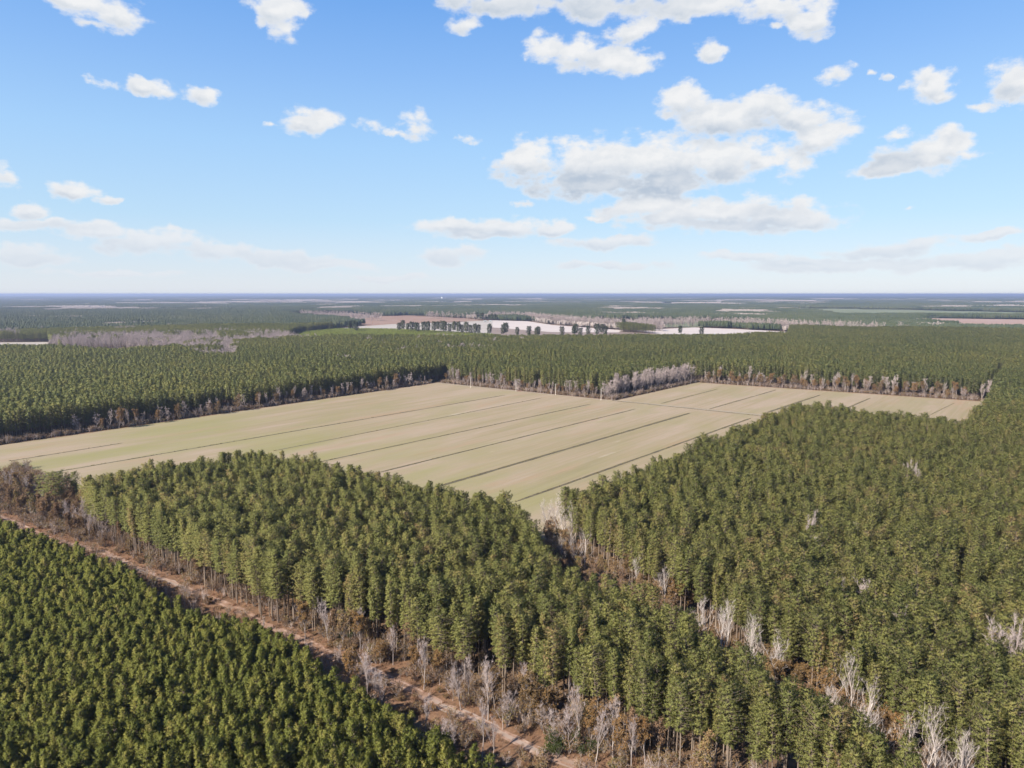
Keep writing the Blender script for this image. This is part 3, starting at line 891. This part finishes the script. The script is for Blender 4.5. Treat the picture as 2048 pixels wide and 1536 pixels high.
# ------------------------------------------------------------------ the forest beyond the field
def far_pts(r0, r1, sp_s, sp_t, jit, seed, mu=.05):
    """planting rows over the wedge in view between two distances, open land left out"""
    g = np.random.default_rng(seed)
    W = r1 * .86
    S, T = np.meshgrid(np.arange(-W, r1 * 1.35, sp_s), np.arange(-r1 * 1.35, W, sp_t))
    S = S.ravel(); T = T.ravel()
    x = S * D[0] + T * N[0]; y = S * D[1] + T * N[1]
    k = (y > r0 * .5) & (np.abs(x) < y * .80 + 40) & (np.hypot(x, y) > r0) & (np.hypot(x, y) <= r1)
    S, T = S[k], T[k]
    S = S + g.uniform(-jit, jit, S.size) * sp_s; T = T + g.uniform(-jit, jit, T.size) * sp_t
    return S, T


S, T = far_pts(300, 1750, 2.6, 3.3, .36, 81)
k = (T < -496) | ((S > 511) & (T < -298)) | ((S > 672 + (T + 281) * .126) & (T > -300))
k |= (T > -33) & (S > 380) & (np.hypot(S * D[0] + T * N[0], S * D[1] + T * N[1]) >= 555)
k &= ~((S > 500) & (S < 1000) & (np.abs(T + 376) < 4.0))            # the forest road
k &= ~((S > 680) & (np.abs(T + 39) < 3.0) & (S < 900))
k &= ~((np.abs(T + 20) < 400) & (np.hypot(S * D[0] + T * N[0], S * D[1] + T * N[1]) < 555) & (T > -43))
S, T = S[k], T[k]
X = S * D[0] + T * N[0]; Y = S * D[1] + T * N[1]
pts = np.c_[X, Y]
k = np.ones(len(pts), bool)
for poly in FAR: k &= ~inpoly(X, Y, poly)
sap = inpoly(X, Y, SAP)
WOOD = [[at(u, v) for u, v in q] for q in (
    [(95, 702), (110, 690), (250, 684), (430, 680), (445, 694), (480, 712), (470, 738), (400, 736), (345, 712), (250, 699), (120, 702)],
    [(430, 690), (560, 680), (640, 676), (650, 690), (540, 698), (440, 704)],
    [(-260, 676), (30, 672), (40, 684), (-260, 690)])]
wood = np.zeros(len(pts), bool)
for q in WOOD: wood |= inpoly(X, Y, q)
wood &= lnoise(X, Y, 26, 4) > .22
pale = (lnoise(X, Y, 40, 9) > .80) & (T < -480) & (S > 480) & (S < 900) & (T < -600)
edge_ok = pts[k & ~sap & ~wood & ~pale]
n_ = lnoise(edge_ok[:, 0], edge_ok[:, 1], 30, 8) * .6 + lnoise(edge_ok[:, 0], edge_ok[:, 1], 8, 12) * .4
edge_ok = edge_ok[n_ > .20]
hs = .84 + .26 * lnoise(edge_ok[:, 0], edge_ok[:, 1], 110, 3) + .08 * lnoise(edge_ok[:, 0], edge_ok[:, 1], 25, 5)
scatter('pine_forest', 'the wide pine forest beyond the field', edge_ok, S_FARP, (.86, 1.1), seed=82, hscale=hs)
sp = pts[sap & k]
S_SAP = []
for q in FARP[:2]:
    c = q.copy(); c.materials[1] = M['sapling']; S_SAP.append(source('sapling_model', c))
scatter('sapling_plantation', 'the bright green planting of low saplings before the pale fields', sp, S_SAP, (.30, .40), seed=83)
wd = pts[(wood | pale) & ~sap]
wd = wd[NR.random(len(wd)) < .22]
scatter('bare_woodland', 'the mauve leafless woods at the left beyond the pines', wd, S_FARB, (.55, 1.1), seed=84)

# ------------------------------------------------------------------ farther: patches of canopy
def blob_patch(seed, size, n, h, rad, mat, bare_=False):
    """a patch of many small crowns"""
    r = random.Random(seed); mb = MB()
    for _ in range(n):
        x, y = r.uniform(-size / 2, size / 2), r.uniform(-size / 2, size / 2); H = h * r.uniform(.78, 1.12); q = rad * r.uniform(.75, 1.2)
        a0 = r.uniform(0, 6.28); t = r.random()
        ring = lambda z, k, o: [(x + math.cos(a0 + o + j * 6.2832 / 5) * q * k * r.uniform(.8, 1.2), y + math.sin(a0 + o + j * 6.2832 / 5) * q * k * r.uniform(.8, 1.2), z * r.uniform(.96, 1.04)) for j in range(5)]
        r0, r1, r2 = ring(H * .25, .75, 0), ring(H * .62, 1.0, .3), ring(H * .86, .6, .6)
        top = (x + r.uniform(-.3, .3) * q, y, H)
        for A, B in ((r0, r1), (r1, r2)):
            for j in range(5):
                mb.quad(A[j], A[(j + 1) % 5], B[(j + 1) % 5], B[j], t)
        for j in range(5): mb.tri(r2[j], r2[(j + 1) % 5], top, t)
    return mb.mesh('canopy_patch', mat)


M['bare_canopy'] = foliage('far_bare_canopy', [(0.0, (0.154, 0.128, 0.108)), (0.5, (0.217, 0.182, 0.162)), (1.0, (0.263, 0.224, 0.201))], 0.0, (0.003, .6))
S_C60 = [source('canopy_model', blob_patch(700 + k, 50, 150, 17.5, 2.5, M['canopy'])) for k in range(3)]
S, T = far_pts(1735, 4600, 46, 46, .12, 91)
X = S * D[0] + T * N[0]; Y = S * D[1] + T * N[1]
k = np.ones(len(X), bool)
for poly in FAR + [SAP]:
    for dx, dy in ((0, 0), (22, 0), (-22, 0), (0, 26), (0, -26)): k &= ~inpoly(X + dx, Y + dy, poly)
X, Y = X[k], Y[k]
pat = lnoise(X, Y, 420, 5) * .6 + lnoise(X, Y, 150, 6) * .4
far_bare = (pat > .62) | (lnoise(X, Y, 90, 21) > .93)
scatter('distant_pinewoods', 'the distant pine woods beyond the pale fields', np.c_[X, Y][~far_bare], S_C60, (.95, 1.1), seed=92)
S_B60 = [source('bare_canopy_model', blob_patch(720 + k, 50, 110, 15, 2.6, M['bare_canopy'])) for k in range(2)]
scatter('distant_bare_woods', 'the distant grey leafless woods', np.c_[X, Y][far_bare], S_B60, (.9, 1.05), seed=93)
# grey treelines behind the pale fields
tl = []
for line, w, sp in (([(975, 638), (1055, 641), (1105, 648.5), (1245, 659.5), (1330, 663)], 34, 6.5), ([(1250, 659), (1390, 653.5), (1490, 657.5), (1575, 662.5), (1680, 668), (1760, 670)], 34, 6.5),
                    ([(600, 634), (660, 637), (760, 642)], 30, 9), ([(700, 650), (745, 649)], 10, 8), ([(850, 636.5), (900, 639), (955, 640)], 14, 8), ([(1560, 663), (1750, 667), (1900, 664)], 10, 16)):
    q = [at(u, v) for u, v in line]
    for i in range(len(q) - 1):
        L = math.dist(q[i], q[i + 1])
        for _ in range(int(L * w / (sp * sp))):
            e = R.random(); o_ = R.uniform(0, w)
            tl.append((q[i][0] + (q[i + 1][0] - q[i][0]) * e, q[i][1] + (q[i + 1][1] - q[i][1]) * e + o_))
scatter('bare_treeline', 'the grey bare treelines behind the pale fields', tl, S_FARB, (.9, 1.4), seed=94)
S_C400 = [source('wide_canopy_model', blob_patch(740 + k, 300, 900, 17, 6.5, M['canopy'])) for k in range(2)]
S_BC400 = [source('wide_bare_model', blob_patch(750 + k, 240, 380, 15, 6.0, M['bare_canopy'])) for k in range(2)]
S, T = far_pts(4500, 13500, 290, 290, .15, 95)
X = S * D[0] + T * N[0]; Y = S * D[1] + T * N[1]
pat = lnoise(X, Y, 900, 15) * .5 + lnoise(X, Y, 330, 16) * .5
scatter('horizon_pinewoods', 'the pine woods fading toward the horizon', np.c_[X, Y][pat < .53], S_C400, (.9, 1.15), seed=96)
k = (pat > .53) & (pat < .72)
scatter('horizon_bare_woods', 'the pale leafless woods fading toward the horizon', np.c_[X, Y][k], S_BC400, (.8, 1.1), seed=97)
S, T = far_pts(13500, 32000, 900, 900, .3, 98)
X = S * D[0] + T * N[0]; Y = S * D[1] + T * N[1]
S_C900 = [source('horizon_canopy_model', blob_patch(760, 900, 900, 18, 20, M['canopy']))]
k = lnoise(X, Y, 2200, 18) < .62
scatter('skyline_woods', 'the last woods along the skyline', np.c_[X, Y][k], S_C900, (.9, 1.15), seed=99)

# ------------------------------------------------------------------ lone pines in front of the pale fields
LP = [(798, 668), (806, 668), (815, 667), (823, 668), (831, 667), (836, 668), (848, 669), (856, 670), (868, 669), (876, 668), (884, 669), (890, 670), (899, 670), (908, 671), (917, 671), (924, 671), (933, 672), (942, 672), (950, 673), (957, 673),
      (978, 673), (1006, 674), (1012, 674), (1035, 675), (1058, 676), (1072, 676), (1077, 676), (1124, 677), (1147, 677), (1152, 677), (1160, 677), (1176, 676), (1194, 675), (1203, 675), (1211, 675), (1360, 675), (1402, 676), (700, 666), (708, 665), (713, 666)]
lone = [at(u, v) for u, v in LP]
DARKP = []
for k, (H, base, rad) in enumerate(((18.5, .34, 3.0), (17.5, .28, 3.4), (19.5, .40, 2.7))):
    tr, cr = pine(330 + k, H, base, rad, 46, 6, 7, 1.2, .42)
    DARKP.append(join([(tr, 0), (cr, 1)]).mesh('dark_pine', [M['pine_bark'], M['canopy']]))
r = random.Random(5)
for x, y in lone:
    q = r.choice(DARKP); k = r.uniform(1.15, 1.55)
    o = link(bpy.data.objects.new('lone_pine', q)); o.location = (x, y, 0); o.rotation_euler.z = r.uniform(0, 6.28); o.scale = (k * 1.25, k * 1.25, k)
    tag(o, where('dark lone pine before the pale fields', x, y, 12), 'pine tree', 'lone pines before the distant pale fields')
FG = [at(u, v) for u, v in ((955, 641), (960, 640), (966, 640), (972, 641), (978, 641), (984, 641), (963, 643), (990, 642), (1103, 648), (1105, 648), (1247, 660))]
for x, y in FG:
    q = r.choice(DARKP); k = r.uniform(1.0, 1.4)
    o = link(bpy.data.objects.new('lone_pine', q)); o.location = (x, y, 0); o.rotation_euler.z = r.uniform(0, 6.28); o.scale = (k * 1.3, k * 1.3, k)
    tag(o, where('dark rounded tree at the distant farmstead', x, y, 12), 'pine tree', 'dark trees about the distant farmstead')

# ------------------------------------------------------------------ poles, farm buildings, water tower
m, nt, b = new_mat('weathered_pole'); nt.links.new(ramp(nt, [(.3, (.42, .37, .32)), (.7, (.60, .55, .50))], noise(nt, mapping(nt, objcoord(nt), (4, 4, .6)), 2)), b.inputs['Base Color']); M['pole'] = m
m, nt, b = new_mat('insulator_glass'); b.inputs['Base Color'].default_value = (.35, .38, .36, 1); b.inputs['Roughness'].default_value = .25; M['ins'] = m
ang = math.atan2(N[1], N[0])
for i, (u, v) in enumerate(((941.6, 776), (1032, 782.5), (1111, 790), (1202, 800.5))):
    x, y = at(u, v)
    e = empty('utility_pole', x, y, 0, ang)
    tag(e, ('weathered utility pole at the far left corner of the field track', 'weathered utility pole beside the mouth of the sandy forest road', 'weathered utility pole midway between the forest road and the hedgerow', 'weathered utility pole at the near end of the mauve hedgerow')[i], 'utility pole', 'utility poles along the farm track')
    a = MB(); a.tube([(0, 0, 0), (0, 0, 5), (0, 0, 10.2)], [.22, .19, .14], 8); a.box(0, 0, 10.2, .2, .2, .03); part('pole', a.mesh('pole', M['pole']), e)
    a = MB(); a.box(0, .2, 9.5, .13, 2.3, .14); a.box(0, .2, 9.15, .05, .05, .7); arm = part('crossarm', a.mesh('crossarm', M['pole']), e)
    for yy in (-.85, .2, 1.25):
        a = MB(); a.tube([(0, yy, 9.57), (0, yy, 9.68), (0, yy, 9.78)], [.05, .075, .03], 8); part('insulator', a.mesh('insulator', M['ins']), arm)
m, nt, b = new_mat('white_siding'); nt.links.new(ramp(nt, [(.3, (0.280, 0.276, 0.269)), (.7, (0.319, 0.315, 0.307))], noise(nt, objcoord(nt), .8)), b.inputs['Base Color']); M['siding'] = m
m, nt, b = new_mat('metal_roof'); nt.links.new(ramp(nt, [(.3, (0.212, 0.216, 0.219)), (.7, (0.289, 0.293, 0.296))], noise(nt, objcoord(nt), .5)), b.inputs['Base Color']); b.inputs['Roughness'].default_value = .45; M['roof'] = m
m, nt, b = new_mat('dark_glass'); b.inputs['Base Color'].default_value = (.03, .035, .04, 1); b.inputs['Roughness'].default_value = .1; M['glass'] = m


def building(name, label, cat, x, y, w, d_, h, rh, rz, wins):
    e = empty(name, x, y, 0, rz); tag(e, label, cat, 'distant farm buildings')
    a = MB(); a.box(0, 0, h / 2, w, d_, h); a.tri((-w / 2, -d_ / 2, h), (-w / 2, d_ / 2, h), (-w / 2, 0, h + rh - .05)); a.tri((w / 2, d_ / 2, h), (w / 2, -d_ / 2, h), (w / 2, 0, h + rh - .05))
    part('wall', a.mesh('wall', M['siding']), e)
    a = MB(); o_ = .4
    for s in (-1, 1):
        A = (-w / 2 - o_, s * (d_ / 2 + o_), h - rh * o_ / (d_ / 2) + .05); B = (w / 2 + o_, s * (d_ / 2 + o_), A[2]); Cc = (w / 2 + o_, 0, h + rh + .05); Dd = (-w / 2 - o_, 0, h + rh + .05)
        up = (0, 0, .12); ad = lambda p: (p[0], p[1], p[2] + .12)
        a.quad(A, B, Cc, Dd); a.quad(ad(A), ad(B), ad(Cc), ad(Dd)); a.quad(A, B, ad(B), ad(A))
    part('roof', a.mesh('roof', M['roof']), e)
    for i in range(wins):
        a = MB(); a.box(-w / 2 + (i + .5) * w / wins, -d_ / 2 - .02, h * .55, 1.1, .08, 1.4); part('window', a.mesh('window', M['glass']), e)
    a = MB(); a.box(w * .02, -d_ / 2 - .03, 1.05, 1.0, .1, 2.1); part('door', a.mesh('door', M['roof']), e)


for i, (u, v, w, d_, h, rh, wins, nm, lab, cat) in enumerate((
        (970, 644.5, 8, 6, 3.4, 2.2, 2, 'farmhouse', 'white farmhouse before the dark trees of the distant farmstead', 'house'),
        (981, 644.2, 8, 6, 3.6, 2.0, 1, 'farm_shed', 'small white shed right of the distant farmhouse', 'shed'),
        (1586, 666, 14, 8, 4.5, 2.5, 2, 'farm_shed', 'white shed at the right tip of the bleached field', 'shed'),
        (1428, 675, 10, 7, 5.5, 2.2, 2, 'farm_cottage', 'small white cottage in the pines below the right bleached field', 'cottage'),
        (1408, 676, 9, 6, 5.0, 2.0, 1, 'farm_shed', 'small white shed just left of the cottage in the pines', 'shed'))):
    x, y = at(u, v)
    building(nm, lab, cat, x, y, w, d_, h, rh, .15 - i * .1, wins)
x, y = 0, 9000.0
x = (885 - 1024) / FOC * 9000 * 1.0
e = empty('water_tower', x, y, 0, 0); tag(e, 'white water tower far away near the horizon, left of centre', 'water tower')
m, nt, b = new_mat('white_paint'); b.inputs['Base Color'].default_value = (.82, .82, .82, 1); b.inputs['Roughness'].default_value = .35; M['paint'] = m
a = MB(); rr = [(0, 52), (7, 50.5), (11, 47), (12, 43), (11, 39), (7.5, 36), (2.6, 33.5)]
pts_ = [(0, 0, z) for _, z in rr]; a.tube(pts_[::-1], [max(q, .1) for q, _ in rr][::-1], 20); part('tank', a.mesh('tank', M['paint']), e)
a = MB(); a.tube([(0, 0, 0), (0, 0, 3), (0, 0, 33.6)], [4.5, 2.4, 2.0], 14); part('column', a.mesh('column', M['paint']), e)

# ------------------------------------------------------------------ air
m = bpy.data.materials.new('haze'); m.use_nodes = True; nt = m.node_tree
nt.nodes.remove(nt.nodes['Principled BSDF'])
pv = nt.nodes.new('ShaderNodeVolumePrincipled')
pv.inputs['Color'].default_value = (.39, .46, .66, 1); pv.inputs['Density'].default_value = 7.6e-5; pv.inputs['Anisotropy'].default_value = .2
nt.links.new(pv.outputs[0], nt.nodes['Material Output'].inputs['Volume'])
m.cycles.homogeneous_volume = True
a = MB(); a.box(0, 0, 0, 140000, 140000, 98); me = a.mesh('haze', m)
o = link(bpy.data.objects.new('haze', me)); o.location.z = 48.0
tag(o, 'thin blue haze in the far distance', None, None, 'stuff')

# ------------------------------------------------------------------ light, sky and clouds
AZ, EL = math.radians(-130), math.radians(38)
sun = bpy.data.lights.new('sun', 'SUN'); sun.energy = 4.0; sun.angle = math.radians(.53); sun.color = (1.0, .93, .82)
so = link(bpy.data.objects.new('sun', sun))
ds = Vector((math.sin(AZ) * math.cos(EL), math.cos(AZ) * math.cos(EL), math.sin(EL)))
so.rotation_euler = ds.to_track_quat('Z', 'Y').to_euler(); so.location = (-200, 0, 300)

W = bpy.data.worlds.new('World'); SC.world = W; W.use_nodes = True
nt = W.node_tree; nt.nodes.clear()
out = nt.nodes.new('ShaderNodeOutputWorld')
sky = nt.nodes.new('ShaderNodeTexSky'); sky.sky_type = 'NISHITA'; sky.sun_disc = False
sky.sun_elevation = EL; sky.sun_rotation = AZ; sky.altitude = 90
sky.air_density = 1.0; sky.dust_density = .6; sky.ozone_density = 2.0
tc = nt.nodes.new('ShaderNodeTexCoord').outputs['Generated']
sx = nt.nodes.new('ShaderNodeSeparateXYZ'); nt.links.new(tc, sx.inputs[0])
az = math_(nt, 'ARCTAN2', sx.outputs[0], sx.outputs[1]); el = math_(nt, 'ARCSINE', sx.outputs[2])
cb = nt.nodes.new('ShaderNodeCombineXYZ'); nt.links.new(az, cb.inputs[0]); nt.links.new(el, cb.inputs[1])
# fine warp of the cloud outlines
wn = nt.nodes.new('ShaderNodeTexNoise'); wn.inputs['Scale'].default_value = 15; wn.inputs['Detail'].default_value = 6; wn.inputs['Roughness'].default_value = .6
nt.links.new(cb.outputs[0], wn.inputs['Vector'])
vs = nt.nodes.new('ShaderNodeVectorMath'); vs.operation = 'SUBTRACT'; nt.links.new(wn.outputs['Color'], vs.inputs[0]); vs.inputs[1].default_value = (.5, .5, .5)
vm = nt.nodes.new('ShaderNodeVectorMath'); vm.operation = 'MULTIPLY_ADD'; nt.links.new(vs.outputs[0], vm.inputs[0]); vm.inputs[1].default_value = (.070, .036, 0); nt.links.new(cb.outputs[0], vm.inputs[2])
PW = vm.outputs[0]


def ang_of(u, v):
    x = (u - 1024) / FOC; y = (768 - v) / FOC
    d_ = Vector((x, CP + y * SP, -SP + y * CP)).normalized()
    return math.atan2(d_.x, d_.y), math.asin(d_.z)


def field_of(lst, grow=1.0, drop=0.0):
    res = None
    for cx, cy, rx, ry in lst:
        wgt = 1.0 if rx > 62 else .55 + .45 * max(0, rx - 14) / 48
        a0, e0 = ang_of(cx, cy); a1, _ = ang_of(cx + rx, cy); _, e1 = ang_of(cx, cy - ry)
        n = nt.nodes.new('ShaderNodeMapping'); n.vector_type = 'TEXTURE'
        n.inputs['Location'].default_value = (a0 - .15 * drop * (a1 - a0), e0 - drop * (e1 - e0), 0); n.inputs['Scale'].default_value = ((a1 - a0) * grow, (e1 - e0) * grow, 1)
        nt.links.new(PW, n.inputs['Vector'])
        g_ = nt.nodes.new('ShaderNodeTexGradient'); g_.gradient_type = 'SPHERICAL'; nt.links.new(n.outputs[0], g_.inputs[0])
        gv = g_.outputs['Fac'] if wgt == 1 else math_(nt, 'MULTIPLY', g_.outputs['Fac'], wgt)
        res = gv if res is None else math_(nt, 'MAXIMUM', res, gv)
    return res


CL = [(215, 22, 85, 42), (160, -5, 60, 25), (185, 42, 40, 18), (550, 15, 62, 45), (572, 62, 42, 30), (520, 40, 30, 25),
      (1000, 10, 120, 30), (1200, 12, 160, 38), (1400, 5, 170, 38), (1560, 12, 110, 34), (1628, 38, 52, 44), (930, 48, 42, 24), (1262, 60, 60, 32),
      (1098, 95, 50, 38), (1170, 108, 85, 38), (1245, 122, 85, 32), (1290, 132, 45, 20), (1550, 52, 26, 12), (1420, 100, 30, 22),
      (200, 158, 30, 17), (285, 168, 62, 22), (335, 185, 50, 17), (400, 187, 48, 22), (620, 238, 64, 32), (622, 220, 36, 24), (545, 246, 26, 9),
      (740, 250, 30, 20), (832, 248, 44, 30), (842, 232, 28, 22), (800, 262, 38, 11), (935, 275, 22, 10),
      (1050, 318, 75, 46), (1180, 322, 140, 54), (1300, 322, 160, 66), (1430, 316, 140, 52), (1535, 320, 60, 24), (1180, 362, 190, 40), (1320, 368, 140, 36), (1590, 330, 42, 30),
      (1370, 205, 68, 46), (1440, 232, 110, 46), (1530, 215, 68, 38), (1600, 238, 90, 34), (1640, 272, 84, 34), (1460, 256, 110, 28),
      (1670, 155, 38, 26), (1740, 150, 18, 8), (1775, 152, 14, 9), (1860, 178, 62, 38), (1850, 155, 34, 26), (1890, 195, 42, 18),
      (2035, 160, 58, 42), (2045, 195, 36, 24), (1978, 212, 26, 15), (1840, 312, 100, 46), (1890, 295, 62, 40), (1790, 336, 90, 26), (1900, 265, 42, 26), (1790, 270, 30, 18), (1940, 305, 44, 15),
      (1300, 415, 110, 28), (1450, 420, 165, 40), (1560, 430, 130, 38), (1620, 440, 85, 22), (1450, 450, 215, 21), (1330, 435, 90, 24),
      (900, 455, 92, 20), (1010, 455, 125, 25), (1100, 460, 70, 16), (960, 470, 110, 13), (1200, 487, 105, 16), (1260, 484, 58, 15), (900, 511, 75, 22), (1040, 408, 22, 9), (1815, 412, 24, 6), (1205, 435, 40, 9),
      (5, 352, 45, 30), (150, 385, 58, 26), (215, 400, 34, 10), (50, 424, 44, 23), (60, 452, 125, 19), (190, 464, 72, 24), (310, 487, 125, 28), (430, 502, 95, 22), (570, 517, 125, 22), (640, 528, 115, 15), (480, 495, 36, 15), (30, 508, 90, 24), (90, 520, 100, 16),
      (1770, 498, 150, 23), (1830, 490, 75, 20), (1960, 522, 140, 22), (2010, 510, 80, 18), (1990, 468, 90, 12), (1500, 515, 125, 11), (1600, 522, 90, 10), (1690, 533, 230, 18), (1220, 530, 140, 9), (780, 553, 120, 8), (240, 545, 140, 8)]
DK = [(1150, 372, 230, 48), (1330, 372, 160, 36), (1420, 455, 260, 24), (1540, 420, 80, 18), (980, 472, 150, 16), (1200, 494, 120, 12), (1200, 5, 260, 30), (960, 10, 120, 22),
      (1760, 505, 140, 14), (1780, 325, 80, 26), (1500, 535, 500, 18), (300, 500, 160, 18), (500, 520, 220, 18), (90, 455, 120, 12), (50, 520, 150, 14), (900, 516, 80, 14), (1960, 530, 140, 16), (40, 432, 50, 10), (140, 396, 60, 12), (1480, 262, 120, 16)]
fld = field_of(CL, 1.22)
fup = field_of(CL, 1.22, .62)
base_ = smooth(nt, math_(nt, 'SUBTRACT', fup, fld), -.42, .42)
N1 = mapping(nt, cb.outputs[0], (1, 1.7, 1)); N2 = mapping(nt, cb.outputs[0], (1, 1.7, 1), (.006, -.010, 0))
fb1 = noise(nt, N1, 24, 9, .54)
fb3 = noise(nt, N2, 24, 5, .54)
fb2 = noise(nt, mapping(nt, cb.outputs[0], (1, 2.2, 1), (5, 3, 0)), 80, 5, .6)
dens = math_(nt, 'ADD', fld, math_(nt, 'ADD', math_(nt, 'MULTIPLY', math_(nt, 'SUBTRACT', fb1, .5), 1.9), math_(nt, 'MULTIPLY', math_(nt, 'SUBTRACT', fb2, .5), .28)))
gate = smooth(nt, fld, .0, .16)
alpha = math_(nt, 'MULTIPLY', smooth(nt, dens, .10, .60), gate)
dark = field_of(DK, 1.3)
thick = smooth(nt, dens, .22, .75)
dk = smooth(nt, math_(nt, 'ADD', dark, math_(nt, 'MULTIPLY', math_(nt, 'SUBTRACT', fb1, .5), .5)), .0, .8)
relief = smooth(nt, math_(nt, 'SUBTRACT', fb3, fb1), -.10, .12)      # puffs: thicker cloud toward the light means shade
shade = math_(nt, 'MULTIPLY', dk, math_(nt, 'ADD', math_(nt, 'MULTIPLY', thick, .7), .3))
shade = math_(nt, 'MINIMUM', math_(nt, 'ADD', math_(nt, 'ADD', math_(nt, 'MULTIPLY', shade, .42), math_(nt, 'MULTIPLY', math_(nt, 'MULTIPLY', base_, thick), .52)), math_(nt, 'MULTIPLY', math_(nt, 'MULTIPLY', relief, thick), .20)), 1.0)
cc = mix(nt, math_(nt, 'MULTIPLY', shade, math_(nt, 'ADD', math_(nt, 'MULTIPLY', smooth(nt, el, .03, .18), .35), .65)), (.89, .90, .915), (.47, .56, .68))
lowf = smooth(nt, el, .0, .16)
cc = mix(nt, math_(nt, 'MULTIPLY', math_(nt, 'SUBTRACT', 1.0, lowf), .60), cc, (.74, .785, .86))
alpha = math_(nt, 'MULTIPLY', alpha, math_(nt, 'ADD', math_(nt, 'MULTIPLY', smooth(nt, el, .012, .12), .30), .70))
SKY_K, EXPO = .07, 1.72
# clear sky: Nishita, with the photograph's pale cyan toward the horizon
hz = ramp(nt, [(0.0, (.74, .79, .88)), (.04, (.66, .745, .865)), (.163, (.475, .685, .895)), (.32, (.37, .62, .94)), (.476, (.25, .49, .91)), (.616, (.155, .39, .86)), (1.0, (.08, .26, .74))], math_(nt, 'MULTIPLY', el, 1 / .62))
b1 = nt.nodes.new('ShaderNodeBackground'); nt.links.new(sky.outputs[0], b1.inputs[0]); b1.inputs[1].default_value = SKY_K
b2 = nt.nodes.new('ShaderNodeBackground'); nt.links.new(hz, b2.inputs[0]); b2.inputs[1].default_value = 2 ** -EXPO
b3 = nt.nodes.new('ShaderNodeBackground'); nt.links.new(cc, b3.inputs[0]); b3.inputs[1].default_value = 1.0 * 2 ** -EXPO
m1 = nt.nodes.new('ShaderNodeMixShader'); m1.inputs[0].default_value = .85; nt.links.new(b1.outputs[0], m1.inputs[1]); nt.links.new(b2.outputs[0], m1.inputs[2])
m2 = nt.nodes.new('ShaderNodeMixShader'); nt.links.new(alpha, m2.inputs[0]); nt.links.new(m1.outputs[0], m2.inputs[1]); nt.links.new(b3.outputs[0], m2.inputs[2])
nt.links.new(m2.outputs[0], out.inputs[0])
W.cycles.sampling_method = 'NONE'

# ------------------------------------------------------------------ camera and render settings
cam = bpy.data.cameras.new('camera'); cam.sensor_width = 36; cam.lens = FOC / 2048 * 36; cam.clip_start = .5; cam.clip_end = 250000
co = link(bpy.data.objects.new('camera', cam)); co.location = (0, 0, HC); co.rotation_euler = (math.pi / 2 - PITCH, 0, 0)
SC.camera = co
SC.view_settings.view_transform = 'Standard'; SC.view_settings.look = 'None'; SC.view_settings.exposure = EXPO; SC.view_settings.gamma = 1
cy = SC.cycles
SC.render.engine = 'CYCLES'
cy.max_bounces = 5; cy.diffuse_bounces = 3; cy.glossy_bounces = 1; cy.transmission_bounces = 3; cy.transparent_max_bounces = 4; cy.volume_bounces = 0
cy.use_adaptive_sampling = True; cy.adaptive_threshold = .02
cy.use_denoising = True; cy.denoiser = 'OPENIMAGEDENOISE'; cy.denoising_input_passes = 'RGB_ALBEDO_NORMAL'; cy.denoising_prefilter = 'ACCURATE'
cy.caustics_reflective = False; cy.caustics_refractive = False
SC.render.use_persistent_data = False
